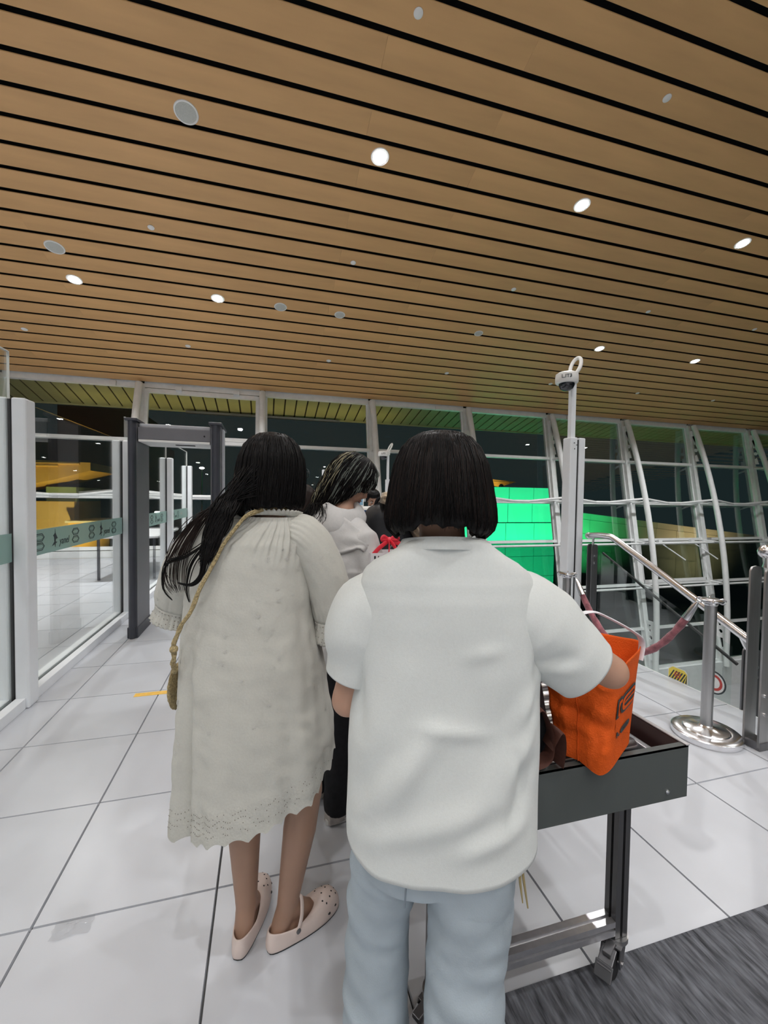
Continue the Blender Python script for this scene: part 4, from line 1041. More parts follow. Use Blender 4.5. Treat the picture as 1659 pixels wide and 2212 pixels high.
# bob hair
def hair_shell(par, C, tab, m, bottom, n=72, rows=30, front=None, amp=.004, yoff=0, sy=1.0, name='hair', shift=None, seed=0):
    """tab: (z, radius); bottom(phi) lowest z for the angle (0 = front); returns shell and its surface function"""
    ztop = tab[0][0]
    def H(ph, t, off=0):
        zb = bottom(ph); z = lerp(ztop, zb, t**1.0)
        r = interp([(-a[0], a[1]) for a in tab], -z)[0]
        r += off + amp*noise.noise((math.sin(ph)*9+seed, math.cos(ph)*9, z*3)) * min(1, t*4) + amp*.6*math.sin(ph*31+math.sin(ph*7)*2+z*8)*min(1, t*3)
        sx_ = shift(z) if shift else 0
        return Vector((C[0] + r*math.sin(ph) + sx_, C[1] + yoff + r*sy*math.cos(ph), z))
    ts = [((k/rows)**1.5) for k in range(rows+1)]
    rs = [[H(2*PI*i/n, t) for i in range(n)] for t in ts]
    mb = MB().rings(rs, True, False)
    # inner skin so the shell has thickness
    o = mb.build(name, m, par, local=True, angle=180); s = o.modifiers.new('thick', 'SOLIDIFY'); s.thickness = .012; s.offset = -1
    return o, H
tabA = [(1.604, .0), (1.602, .024), (1.597, .045), (1.585, .066), (1.565, .083), (1.53, .097), (1.48, .107), (1.44, .1135), (1.415, .1155), (1.398, .111), (1.382, .098), (1.365, .078)]
def botA(ph):
    a = abs(((ph+PI) % (2*PI))-PI)                    # 0 at the face, pi at the nape
    side = 1 if 0 < ph < PI else -1
    z = 1.403 + .010*math.cos((a-PI)*2.0) + (.0 if side < 0 else -.006) - .012*(1-math.cos((a-PI)*2))*.5
    if a < .95: z = lerp(1.535, z, max(0, (a-.55)/.4))
    return z + .004*math.sin(ph*23) + .004*math.sin(ph*9+1)
hairA, HA = hair_shell(A, (-.006, .012), tabA, 'hair', botA, amp=.0022, sy=1.06)
rnd = random.Random(3)
for mname, cnt, off in (('hair', 1500, .0006), ('hair_brown', 420, .0008)):
    P = []
    for k in range(cnt):
        ph = rnd.uniform(.9, 2*PI-.9); dph = rnd.uniform(-.10, .10); t0 = rnd.uniform(.03, .35); t1 = rnd.uniform(.86, 1.03); o_ = off + rnd.uniform(-.001, .0016)
        P.append([HA(ph + dph*(j/9)**2, lerp(t0, t1, j/9), o_ if j < 9 else o_-.002) for j in range(10)])
    s_ = strands(hairA, P, mname, .0009, 3); s_['kind'] = 'stuff'

# ---------------------------------------------------------------- woman in the cream dress
M['dress'] = mat('cream_cotton', (.52, .515, .47), .82, nscale=150, namt=.03, bump=.10, bscale=160, sheen=.15, spec=.2)
M['lace'] = mat('eyelet_lace', (.52, .515, .47), .82, nscale=140, namt=.05, bump=.2, bscale=150, spec=.25)
M['thread'] = mat('white_embroidery', (.58, .575, .54), .8)
M['eyelet'] = mat('eyelet_hole', (.20, .18, .15), .9)
hrD = rotm(.62, .12, .05)
D = figure('long-haired woman in knee-length cream dress and pale pink clogs, back to camera', root_at(-.394, 1.365), -CY,
    dict(pelvis=(-.01, .0, .86), waist=(-.01, .0, 1.03), chest=(-.005, .0, 1.22), neck=(.035, -.005, 1.385), sh_l=(-.155, 0, 1.315), sh_r=(.145, 0, 1.315),
         el_l=(-.285, .05, 1.085), wr_l=(-.20, .22, 1.06), el_r=(.215, .03, 1.065), wr_r=(.15, .22, 1.03), hip_l=(-.08, .0, .82), hip_r=(.10, .0, .82),
         kn_l=(-.062, .03, .47), kn_r=(.146, .02, .48), an_l=(-.046, .002, .10), an_r=(.090, .0, .10), ft_l=(.02, 1), ft_r=(.72, .70)),
    (.030, .022, 1.548), hrD, 1.0, skin='skin2', voxel=.0065, shod=False)
profD = [(.30, -.01, .262, .205), (.44, -.008, .258, .20), (.65, -.012, .247, .185), (.90, -.024, .226, .165), (1.10, -.036, .205, .145), (1.25, -.034, .190, .130), (1.31, -.018, .175, .118), (1.345, .004, .140, .100), (1.37, .024, .105, .085), (1.388, .034, .084, .074), (1.398, .036, .082, .072)]
def dress_pt(a, v):
    """a: angle around (0 = +x, pi/2 = front), v: 0 neckline .. 1 hem"""
    xh = math.cos(a)*.25
    hem = .525 + .31*xh + .050*math.sin(a)
    hem += .014*abs(math.sin(a*17))*max(0, (v-.88)/.12)**2
    z = lerp(1.396, hem, v)
    cx, rx, ry = interp(profD, z)
    g = .030*math.exp(-((z-1.34)/.055)**2)          # gathers at the yoke
    h = 1 + g*math.sin(a*46+2*math.sin(a*5)) + .5*g*math.sin(a*29)
    lo = max(0, min(1, (1.2-z)/.7))
    h += lo*(.030*math.sin(a*7+.6) + .022*math.sin(a*11+2+z*2) + .012*math.sin(a*19-z*3))
    h -= .12*math.exp(-((a-4.02)/.085)**2)*max(0, min(1, (1.05-z)/.35))      # deep pleat at the back left
    h += .030*math.exp(-((a-4.20)/.10)**2)*max(0, min(1, (1.05-z)/.35))
    h += .022*noise.noise((math.cos(a)*2.2, math.sin(a)*2.2, z*3.2)) + .007*noise.noise((math.cos(a)*6, math.sin(a)*6, z*9))
    h += .018*noise.noise((a*3, z*14, 4)) + .012*noise.noise((a*5+z*6, z*30, 9))
    c, s = math.cos(a), math.sin(a)
    return Vector((cx + math.copysign(abs(c)**.87, c)*rx*h, -.004 + math.copysign(abs(s)**.87, s)*ry*h, z))
nd_ = 260; rs = []
for k in range(121):
    v = k/120; rs.append([dress_pt(2*PI*i/nd_, v**1.15) for i in range(nd_)])
rs_l = rs[108:]
dr = MB().rings(rs[:109], False, False).build('dress', 'dress', D, local=True, angle=180); solid(dr, .0025, -1).modifiers[0].use_rim = False
dr['label'] = 'loose cream cotton dress with gathered neckline'
lh = MB().rings(rs_l, False, False).build('lace_hem', 'lace', dr, local=True, angle=180); solid(lh, .0025, -1).modifiers[0].use_rim = False
lh['label'] = 'scalloped eyelet lace hem'
def neck_ruffle():
    rs = []
    for j, (z_, r_) in enumerate(((1.392, .98), (1.398, 1.03), (1.404, 1.06), (1.409, 1.09))):
        ring = []
        for i in range(160):
            a = 2*PI*i/160; rr = 1 + (.05*j/3)*math.sin(a*38) + .015*math.sin(a*9)
            ring.append((.036 + .083*r_*rr*math.cos(a), -.004 + .074*r_*rr*math.sin(a), z_ + .004*math.sin(a*38+1)*j/3 - .012*math.sin(a)))
        rs.append(ring)
    return MB().rings(rs, False, False)
nr_ = neck_ruffle().build('neck_ruffle', 'dress', dr, local=True, angle=180); solid(nr_, .002, 0)
def sleeve(pts, rad, par, n=120, gath=26, flare=.0, name='sleeve', m='dress', amp=.03, seed=0, ell=1.0):
    P = curve_pts(pts, 36); Rr = [interp([(k/(len(rad)-1), r) for k, r in enumerate(rad)], i/36)[0] for i in range(37)]
    mb = MB(); rs = []; u = None
    for i, p in enumerate(P):
        t = (P[min(i+1, 36)]-P[max(i-1, 0)]).normalized()
        u = (Vector((0, -1, 0)) if u is None else u); u = (u - t*u.dot(t)).normalized(); v = t.cross(u)
        f = i/36; ring = []
        for k in range(n):
            a = 2*PI*k/n
            w_ = (math.exp(-((f-.05)/.14)**2) + 1.3*math.exp(-((f-1)/.22)**2))
            h = 1 + amp*w_*math.sin(a*gath + 2*math.sin(a*3)+seed) + .05*noise.noise((math.cos(a)*1.7+seed, math.sin(a)*1.7, f*5)) + .025*noise.noise((math.cos(a)*5, math.sin(a)*5+seed, f*14))
            ring.append(p + (u*math.cos(a) + v*math.sin(a)*ell)*Rr[i]*h)
        rs.append(ring)
    k0 = 28
    o = MB().rings(rs[:k0+1], False, False).build(name, m, par, local=True, angle=180); solid(o, .002, 0)
    c = MB().rings(rs[k0:], False, False).build('lace_cuff', 'lace', o, local=True, angle=180); solid(c, .002, 0)
    return o, rs
slL, rsL = sleeve([(-.03, 0, 1.352), (-.13, .0, 1.325), (-.205, .008, 1.265), (-.258, .02, 1.165), (-.285, .03, 1.09), (-.298, .035, 1.045)], [.05, .086, .088, .086, .080, .066, .076], dr, seed=1)
slR, rsR = sleeve([(.06, 0, 1.352), (.135, .0, 1.318), (.188, .006, 1.235), (.222, .012, 1.135), (.228, .016, 1.05), (.212, .02, .985)], [.05, .078, .076, .072, .066, .054, .050], dr, seed=4)
# eyelets and embroidered sprigs
ey = MB(); sp = MB(); rnd = random.Random(11)
def star(mb, p, n, r):
    n = n.normalized(); u = n.orthogonal().normalized(); v = n.cross(u); a0 = rnd.random()*6
    for k in range(5):
        a = a0 + k*2*PI/5; d = u*math.cos(a)+v*math.sin(a); e = n.cross(d)
        mb.add([p+n*.0012, p+d*r*.5+e*r*.22+n*.0022, p+d*r+n*.0012, p+d*r*.5-e*r*.22+n*.0022], [(0, 1, 2, 3)])
for k in range(55):
    a = rnd.uniform(PI+.15, 2*PI-.15); v = rnd.uniform(.06, .76)
    p = dress_pt(a, v); n = (dress_pt(a+.03, v)-p).cross(dress_pt(a, v+.02)-p); n = -n if n.dot(Vector((math.cos(a), math.sin(a), 0))) < 0 else n
    star(sp, p, n, .0065)
for rs_, c in ((rsL, 14), (rsR, 20)):
    for k in range(c):
        i = rnd.randrange(6, 26); j = rnd.randrange(120); p = rs_[i][j]; n = (rs_[i][(j+2) % 120]-p).cross(rs_[i+1][j]-p); cen = sum(rs_[i], Vector())/120
        n = -n if n.dot(p-cen) < 0 else n; star(sp, p, n, .0065)
def dot(mb, p, n, r):
    n = n.normalized(); u = n.orthogonal().normalized(); v = n.cross(u)
    mb.add([p+n*.0016+(u*math.cos(2*PI*k/6)+v*math.sin(2*PI*k/6))*r for k in range(6)], [tuple(range(6))])
for k in range(640):
    a = PI + PI*(k % 160+.5)/160; v = .905 + .019*(k//160) + .006*math.sin(a*34)
    if rnd.random() < .25 + .6*abs(math.cos(a*1.0+.55)): continue
    p = dress_pt(a, v); n = (dress_pt(a+.02, v)-p).cross(dress_pt(a, v+.01)-p); n = -n if n.dot(Vector((math.cos(a), math.sin(a), 0))) < 0 else n
    dot(ey, p, n, .0015)
for rs_ in (rsL, rsR):
    for i in (29, 31, 33, 34):
        for j in range(0, 120, 3):
            if rnd.random() < .25: continue
            p = rs_[i][j]; n = (rs_[i][(j+2) % 120]-p).cross(rs_[i+1][j]-p); cen = sum(rs_[i], Vector())/120
            n = -n if n.dot(p-cen) < 0 else n; dot(ey, p, n, .0020)
tag(sp.build('embroidery', 'thread', dr, local=True), kind='stuff'); tag(ey.build('eyelet', 'eyelet', dr, local=True), kind='stuff')
# pale pink clogs
M['clog'] = mat('pale_pink_foam', (.72, .60, .55), .55, nscale=30, namt=.03)
def clog(par, heel, d, strap=True):
    h = Vector(heel); d = Vector((*d, 0)).normalized(); q = Vector((d.y, -d.x, 0))
    sec = [(-.012, .004, .034), (-.008, .022, .046), (.005, .033, .054), (.04, .039, .056), (.09, .040, .058), (.13, .044, .062), (.165, .048, .058), (.20, .048, .050), (.225, .040, .040), (.243, .022, .030), (.250, .004, .022)]
    def cpt(th, v):
        """th: 0 heel .. pi toe .. 2pi ; v: 0 sole edge .. 1 rim of the foot opening"""
        y = .118 - .136*math.cos(th); x = (.040 + .007*math.sin((y-.09)*14))*math.copysign(abs(math.sin(th))**.62, math.sin(th))*1.12
        ry = .070 - .084*math.cos(th); rx = .035*math.sin(th); rz = .050 + .014*math.cos(th)*(1 if math.cos(th) > 0 else .0) + .012*max(0, -math.cos(th))
        toe = max(0, -math.cos(th)); ky, kx, kz = lerp(y*1.0, .246, toe*.0) + .004*(1 if math.cos(th) < 0 else -1), x*1.06, .034 + .052*toe - .004*(1-toe)
        a_, b_, c_ = (1-v)**2, 2*v*(1-v), v*v
        if toe > 0: kx = x*(1.06-.02*toe)
        return h + d*(a_*y + b_*ky + c_*ry) + q*(a_*x + b_*kx + c_*rx) + Vector((0, 0, a_*.006 + b_*kz + c_*rz))
    o = MB().rings([[cpt(2*PI*k/64, j/14) for k in range(64)] for j in range(15)], False, False).build('clog', 'clog', par, local=True, angle=180); solid(o, .004, -1)
    ol = []
    for k in range(32):
        a = 2*PI*k/32; y = .118 - .135*math.cos(a); w_ = (.039 + .007*math.sin((y-.09)*14))*math.copysign(abs(math.sin(a))**.62, math.sin(a))*1.12; ol.append(h + d*y + q*w_)
    MB().rings([[p + Vector((0, 0, .001)) for p in ol], [p + Vector((0, 0, .007)) for p in ol]]).build('sole', 'black', o, local=True)
    hb = MB()
    for th, v in ((PI-.55, .80), (PI, .82), (PI+.55, .80), (PI-.45, .62), (PI+.45, .62), (PI-.15, .58), (PI+.15, .66), (PI-.28, .42), (PI+.28, .42), (PI, .40), (PI-.75, .62), (PI+.75, .62)):
        p = cpt(th, v); n = (cpt(th+.05, v)-p).cross(cpt(th, v+.03)-p).normalized(); n = -n if n.z < 0 else n
        hb.ball(p - n*.0026, .0040, 8, 6)
    for th in (PI-.95, PI+.95, PI-.62, PI+.62): hb.ball(cpt(th, .17)*.9 + cpt(th, .9)*.1, .0062, 8, 6, (1, 1, .6))
    hb.build('vent_hole', 'black', o, local=True)
    if strap:
        pts = [h + d*.070 + q*-.042 + Vector((0, 0, .048)), h + d*.088 + q*-.036 + Vector((0, 0, .085)), h + d*.104 + Vector((0, 0, .112)), h + d*.088 + q*.036 + Vector((0, 0, .085)), h + d*.070 + q*.043 + Vector((0, 0, .044))]
        s_ = MB().tube(curve_pts(pts, 20), .0072, 10, flat=.35, up=(d.x, d.y, 0)).build('strap', 'clog', o, local=True)
        MB().lathe([(0, 0), (.008, 0), (.008, .003), (.004, .005), (0, .005)], h + d*.070 + q*.045 + Vector((0, 0, .046)), 14, q).build('rivet', 'gun', s_, local=True)
    return o
clog(D, (-.046, -.066, 0), (.02, 1), False); clog(D, (.053, -.045, 0), (.74, .67))
# long hair swept to the left shoulder
tabD = [(1.668, .0), (1.666, .024), (1.660, .046), (1.645, .068), (1.62, .087), (1.58, .102), (1.53, .108), (1.48, .110), (1.43, .108), (1.405, .096), (1.39, .080)]
def botD(ph):
    a = ((ph) % (2*PI)); dd = abs(((a - .62 + PI) % (2*PI)) - PI)
    z = 1.425 - .045*max(0, math.sin(ph-PI))**2
    if dd < .75: z = lerp(1.60, z, max(0, (dd-.45)/.3))
    return z + .004*math.sin(ph*19)
hairD, HD = hair_shell(D, (.028, .012), tabD, 'hair', botD, amp=.0025, sy=1.05, seed=4, shift=lambda z: -.10*max(0, 1.56-z)*.55)
P = []; rnd = random.Random(5)
for k in range(420):
    ph = rnd.uniform(1.4, 2*PI-.3); t0 = rnd.uniform(.02, .3); o_ = rnd.uniform(-.001, .004); dp = rnd.uniform(-.05, .16)
    P.append([HD(ph + dp*(j/9)**2, lerp(t0, rnd.uniform(.96, 1.02) if j == 9 else 1, j/9), o_) for j in range(10)])
tag(strands(hairD, P, 'hair', .0018, 4), kind='stuff')
P = []
for k in range(420):       # thick lock over the left shoulder blade
    u = rnd.random(); ph = rnd.uniform(PI+.05, 1.75*PI); st = HD(ph, rnd.uniform(.45, .85), .003)
    j = lambda s: Vector((rnd.gauss(0, s), rnd.gauss(0, s*.5), rnd.gauss(0, s)))
    a_ = Vector((lerp(-.098, -.052, u), -.104, 1.435)) + j(.008)
    b_ = Vector((lerp(-.122, -.070, u), -.122 - .006*u, 1.372)) + j(.007)
    c_ = Vector((lerp(-.128, -.092, u), -.140, 1.31)) + j(.006)
    d_ = Vector((lerp(-.135, -.108, u), -.152, 1.265)) + j(.005)
    ln = rnd.random()
    path = [st, a_, b_] + ([c_] if ln > .25 else [lerp(b_, c_, .5)]) + ([d_] if ln > .72 else [])
    P.append(curve_pts(path, 12))
tag(strands(hairD, P, 'hair', .0020, 4), kind='stuff')
P = []
for k in range(70):       # thin brown curtain over the left sleeve
    u = rnd.random(); st = HD(rnd.uniform(1.35*PI, 1.7*PI), rnd.uniform(.6, .95), .002); g_ = rnd.gauss(0, .006); q_ = rnd.gauss(0, .012)*u
    path = [st, Vector((lerp(-.115, -.150, u)+g_, -.085, 1.415+g_)), Vector((lerp(-.165, -.215, u)+g_, -.092, 1.345+q_)), Vector((lerp(-.195, -.262, u)+g_, -.092, 1.27+q_))]
    if rnd.random() < .45: path += [Vector((lerp(-.20, -.268, u)+g_, -.098, 1.205+q_)), Vector((lerp(-.195, -.235, u)+g_, -.115, 1.172+q_))]
    P.append(curve_pts(path, 16))
tag(strands(hairD, P, 'hair_brown', .0011, 4), kind='stuff')
P = []
tips = [((-.118, -.150, 1.28), (-.125, -.156, 1.235), (-.150, -.160, 1.205), (-.190, -.158, 1.205)), ((-.125, -.148, 1.27), (-.132, -.156, 1.225), (-.158, -.158, 1.203), (-.196, -.156, 1.208)),
        ((-.19, -.12, 1.28), (-.262, -.095, 1.25), (-.268, -.10, 1.18), (-.228, -.125, 1.150)), ((-.16, -.135, 1.27), (-.175, -.140, 1.22), (-.175, -.145, 1.18), (-.165, -.150, 1.15))]
for q in tips:
    for k in range(10):
        o_ = Vector((rnd.gauss(0, .0045), rnd.gauss(0, .002), rnd.gauss(0, .0045)))
        P.append(curve_pts([Vector((-.075, -.105, 1.43)) + o_*2, Vector((-.105, -.128, 1.345)) + o_] + [Vector(p) + o_*(1-.25*i) for i, p in enumerate(q)], 22))
tag(strands(hairD, P, 'hair', .0015, 4), kind='stuff')
# spectacles
def HP(c, rm, x, y, z): return Vector(c) + rm @ Vector((x, y, z))
hcD = (.030, .022, 1.548)
gm = MB()
for sx in (-1, 1):
    gm.tube([HP(hcD, hrD, sx*.033 + .026*math.cos(a), .104, .004 + .021*math.sin(a)) for a in [2*PI*k/24 for k in range(25)]], .0016, 6)
    gm.tube([HP(hcD, hrD, sx*.060, .102, .008), HP(hcD, hrD, sx*.077, .085, .008), HP(hcD, hrD, sx*.080, .0, .006), HP(hcD, hrD, sx*.078, -.02, -.012)], .0015, 6)
gm.tube([HP(hcD, hrD, -.008, .104, .008), HP(hcD, hrD, .008, .104, .008)], .0015, 6).build('spectacles', 'ink', D, local=True)
# woven bag on a long strap (held by her, still a thing of its own)
M['straw'] = mat('woven_straw', (.42, .33, .17), .8, nscale=160, namt=.45, bump=1.0, bscale=170)
bgw = empty('shoulder_bag', root_at(-.394, 1.365), 'woven straw crossbody bag with braided strap hanging at the left of the cream dress', 'bag', rz=-CY)
stp = curve_pts([(.02, -.085, 1.418), (-.03, -.116, 1.385), (-.10, -.150, 1.26), (-.155, -.166, 1.13), (-.193, -.170, 1.06), (-.208, -.158, .985), (-.224, -.115, .935), (-.250, -.04, .905), (-.285, .05, .880)], 60)
for s in (-1, 1):
    MB().tube([p + Vector((.0035*math.sin(i*.9+s), .002*math.cos(i*.9), .0035*s*math.cos(i*.9))) for i, p in enumerate(stp)], .0055, 6).build('strap_braid', 'straw', bgw, local=True)
MB().ball(stp[34], .012, 10, 8).build('strap_knot', 'straw', bgw, local=True)
fr = curve_pts([(.02, -.085, 1.418), (.075, -.03, 1.425), (.10, .06, 1.36), (.02, .16, 1.2), (-.16, .22, 1.02), (-.25, .19, .90), (-.262, .15, .875)], 30)
MB().tube(fr, .006, 8).build('strap_front', 'straw', bgw, local=True)
mb = MB(); rs = []
for k in range(17):
    z = lerp(.885, .735, k/16); f = math.sin(PI*(.18+.74*k/16))**.5
    rs.append([(-.300 - .006*(k/16) + (.018+.003*math.sin(k*2.4))*f*math.cos(a)*(.7+.5*k/16), .09 + .095*f*math.sin(a), z + .003*math.sin(a*9+k)) for a in [2*PI*i/40 for i in range(40)]])
mb.rings(rs).build('bag_body', 'straw', bgw, local=True, angle=180)

# ---------------------------------------------------------------- woman in the pale grey hooded jacket
M['hood'] = mat('pale_grey_cotton', (.52, .515, .51), .8, nscale=80, namt=.04, bump=.08, bscale=200, sheen=.1, spec=.2)
M['blk'] = mat('black_cloth', (.012, .012, .014), .8, nscale=40, namt=.3, spec=.25)
TG = .80
hcG, hrG = (-.01, .075, 1.535), rotm(.50, .62, .05)
G = figure('woman with black hair bleached in streaks, pale grey hooded jacket, black trousers', root_at(-.200, 2.0), -CY-TG,
    dict(pelvis=(0, -.08, .86), waist=(0, -.06, 1.04), chest=(0, -.01, 1.22), neck=(0, .01, 1.40), sh_l=(-.132, 0, 1.295), sh_r=(.132, 0, 1.295), el_l=(-.20, .04, 1.08), wr_l=(-.10, .24, 1.02),
         el_r=(.200, .03, 1.075), wr_r=(.12, .23, 1.02), hip_l=(-.08, -.08, .82), hip_r=(.08, -.08, .82), kn_l=(-.085, -.05, .47), kn_r=(.085, -.05, .47), an_l=(-.09, -.08, .09), an_r=(.09, -.08, .09), ft_l=(-.1, 1), ft_r=(.1, 1)),
    hcG, hrG, .95, voxel=.009)
def jacket():
    mb = MB(); prof = [(.70, -.08, .185, .125), (.80, -.08, .185, .13), (1.0, -.065, .178, .122), (1.15, -.03, .180, .118), (1.26, 0, .182, .112), (1.32, 0, .165, .10), (1.36, .004, .12, .085), (1.40, .01, .085, .075), (1.43, .012, .07, .07)]
    mb.rings([se_ring(0, *(lambda q: (q[0], z, q[1], q[2]))(interp(prof, z)), 40, 2.3) for z in [lerp(.70, 1.43, k/30) for k in range(31)]])
    for s in (-1, 1):
        mb.tube([(s*.09, 0, 1.30), (s*.155, 0, 1.27), (s*.190, .015, 1.16), (s*.203, .035, 1.06), (s*.17, .13, 1.035), (s*.125, .22, 1.02)], [.07, .072, .066, .062, .052, .044], 24)
    me = fuse(mb, .009, 7)
    cut(me, [((0, 0, 1.40), (0, .1, 1)), ((0, 0, .74), (0, 0, -1))])
    return warp(me, lambda p, n: n*(.009*noise.noise((p.x*9, p.y*9, p.z*6)) + .005*noise.noise((p.x*20, p.y*20, p.z*12)) + (.006*math.sin(p.z*70+p.x*20) if abs(p.x) > .16 and p.z < 1.14 else 0)))
jk = link('jacket', jacket(), 'hood', G, True, 80); solid(jk, .003, -1)
def hood_heap():
    mb = MB(); rs = []
    for k in range(49):
        a = 2*PI*k/48; back = max(0, -math.sin(a))
        c = Vector((.083*math.cos(a)*(1+.55*back), .010 + .078*math.sin(a) - .040*back, 1.405 - .040*back - .035*abs(math.cos(a))))
        d = Vector((math.cos(a), math.sin(a), 0)); w_ = .022 + .016*back; h = .040 + .030*back
        rs.append([c + d*(w_*math.cos(b) + .35*h*math.sin(b)*-1) + Vector((0, 0, h*math.sin(b))) for b in [2*PI*i/18 for i in range(18)]])
    mb.rings(rs, False, False)
    rs2 = []
    for k in range(37):
        u = k/36; x = lerp(-.185, .215, u); ring = []
        edge = 1.285 - .035*u + (.0 if u < .55 else -.05*math.sin((u-.55)/.45*PI)) + .012*math.sin(u*9)
        for i in range(15):
            v = i/14; ax_ = abs(x)/.2
            z = lerp(1.415 - .13*ax_**1.7, min(edge, 1.405 - .13*ax_**1.7 - .03), v)
            y = -.088 - .050*math.sin(PI*v*.55) + .085*ax_**2.2 - .010*math.sin(v*9+u*5)*v
            ring.append((x, y, z))
        rs2.append(ring)
    fl_ = MB().rings(rs2, closed=False)
    return mb, fl_
hb_, fl_ = hood_heap()
hd = hb_.build('hood', 'hood', jk, local=True, angle=180)
warp(hd.data, lambda p, n: n*(.006*noise.noise((p.x*16, p.y*16, p.z*16)) + .003*noise.noise((p.x*30, p.y*30, p.z*50))))
f_ = fl_.build('hood_flap', 'hood', jk, local=True, angle=180); solid(f_, .012, 0)
warp(f_.data, lambda p, n: n*(.006*noise.noise((p.x*10, p.y*10, p.z*26)) + .003*noise.noise((p.x*22, 3, p.z*60+p.x*30))))
trG = trousers(G, 'blk', (0, -.08, .84, .165, .115), [([(-.085, -.08, .80), (-.088, -.06, .50), (-.09, -.08, .035)], [.088, .068, .062]), ([(.085, -.08, .80), (.088, -.06, .50), (.09, -.08, .035)], [.088, .068, .062])], voxel=.011, fold_amp=.004)
M['shoe_grey'] = mat('beige_grey_sneaker', (.40, .37, .35), .7, nscale=30, namt=.25)
sneaker(G, (-.09, -.135, 0), (-.1, 1), 'shoe_grey', 1.0); sneaker(G, (.09, -.135, 0), (.1, 1), 'shoe_grey', 1.0)
# hair in the head's own frame: swept forward, with longer ends at the nape
def headhair(par, hc, rm, m, tab, bot, n=60, amp=.003, seed=0, s=1.0):
    mb = MB(); rows = 24
    def H(ph, t, off=0):
        zb = bot(ph); z = lerp(tab[0][0], zb, t); r = interp([(-a[0], a[1]) for a in tab], -z)[0] + off
        r += (amp*math.sin(ph*27+math.sin(ph*5)*3+z*20) + amp*noise.noise((math.sin(ph)*8+seed, math.cos(ph)*8, z*14)))*min(1, t*3)
        return Vector(hc) + rm @ (Vector((r*math.sin(ph), -.012 + r*1.16*math.cos(ph), z))*s)
    mb.rings([[H(2*PI*i/n, (k/rows)**1.4) for i in range(n)] for k in range(rows+1)], True, False)
    o = mb.build('hair', m, par, local=True, angle=180); q = o.modifiers.new('thick', 'SOLIDIFY'); q.thickness = .010; q.offset = -1
    return o, H
tabG = [(.138, 0), (.135, .028), (.125, .055), (.10, .082), (.06, .098), (.02, .103), (-.03, .102), (-.07, .097), (-.10, .092), (-.13, .087), (-.17, .080), (-.21, .068)]
def botG(ph):
    a = abs(((ph+PI) % (2*PI))-PI)
    z = lerp(-.03, -.205, max(0, min(1, (a-1.1)/.75)))
    if a < 1.05: z = lerp(.035, -.03, max(0, (a-.5)/.55))
    return z + .008*math.sin(ph*13)
hairG, HG = headhair(G, hcG, hrG, 'hair', tabG, botG)
rnd = random.Random(21)
for mm, c, rng, rr in (('hair', 700, (.9, 5.4), .0013), ('hair_blond', 34, (2.3, 3.5), .0017), ('hair_ash', 46, (.6, 2.3), .0016), ('hair_ash', 22, (2.3, 5.4), .0014)):
    P = []
    for k in range(c):
        ph = rnd.uniform(*rng); t0 = rnd.uniform(.02, .45); t1 = rnd.uniform(.75, 1.1); o_ = rnd.uniform(.0, .006); dp = rnd.uniform(-.35, .12)
        P.append([HG(ph + dp*(j/9)**1.5, lerp(t0, t1, j/9), o_ + .004*math.sin(j*.9+k)) for j in range(10)])
    tag(strands(hairG, P, mm, rr, 4), kind='stuff')
P = []
for k in range(230):       # longer ends falling over the hood
    ph = rnd.uniform(1.7, 4.3); st = HG(ph, rnd.uniform(.6, .9), .003); e_ = HG(ph, 1.0, .006); x = lerp(-.105, .06, rnd.random())
    ln = rnd.random()
    path = [st, e_, Vector((lerp(e_.x, x, .6), min(e_.y, -.085)-.01, 1.425+rnd.gauss(0, .006)))]
    if ln > .45: path.append(Vector((x*1.15+rnd.gauss(0, .008), -.138, 1.375+rnd.gauss(0, .012))))
    if ln > .8: path.append(Vector((x*1.2+rnd.gauss(0, .008), -.158, 1.34+rnd.gauss(0, .014))))
    P.append(curve_pts(path, 14))
tag(strands(hairG, P, 'hair', .0017, 4), kind='stuff')

# ---------------------------------------------------------------- two people farther off
def simple_top(par, m, zt=1.40, w_=.18, long_=True):
    mb = MB(); mb.rings([se_ring(0, 0, zt-dz, w_*f, .115*g, 36, 2.3) for dz, f, g in ((.62, .95, 1.05), (.45, .93, 1.0), (.25, .98, 1.0), (.12, .98, .95), (.07, .86, .85), (.03, .60, .7), (.0, .42, .6))])
    for s in (-1, 1): mb.tube([(s*.08, 0, zt-.10), (s*.155, 0, zt-.13), (s*.20, .02, zt-.25), (s*.215, .05, zt-.36), (s*.16, .15, zt-.38), (s*.12, .20, zt-.385)], [.06, .065, .06, .055, .046, .04], 20)
    me = fuse(mb, .011, 6); warp(me, lambda p, n: n*.007*noise.noise((p.x*10, p.y*10, p.z*8)))
    return link('jumper', me, m, par, True, 80)
def std(zt, lean=0):
    k = zt/1.40
    return dict(pelvis=(0, 0, .86*k), waist=(0, 0, 1.04*k), chest=(0, 0, 1.22*k), neck=(0, .02, zt), sh_l=(-.155, 0, zt-.075), sh_r=(.155, 0, zt-.075), el_l=(-.215, .05, zt-.36), wr_l=(-.12, .21, zt-.385),
         el_r=(.215, .05, zt-.36), wr_r=(.12, .21, zt-.385), hip_l=(-.08, 0, .82*k), hip_r=(.08, 0, .82*k), kn_l=(-.085, .03, .47*k), kn_r=(.085, .03, .47*k), an_l=(-.09, 0, .09), an_r=(.09, 0, .09), ft_l=(-.1, 1), ft_r=(.1, 1))
M['plum'] = mat('dark_plum_knit', (.030, .020, .024), .85, nscale=60, namt=.3, sheen=.1)
hcE, hrE = (0, .06, 1.43), rotm(.3, .5, 0)
E_ = figure('dark-haired person in dark top, mostly hidden between the cream dress and grey jacket', (.27, 3.42, 0), -.35, std(1.305), hcE, hrE, .95, voxel=.012)
simple_top(E_, 'plum', 1.315, .20)
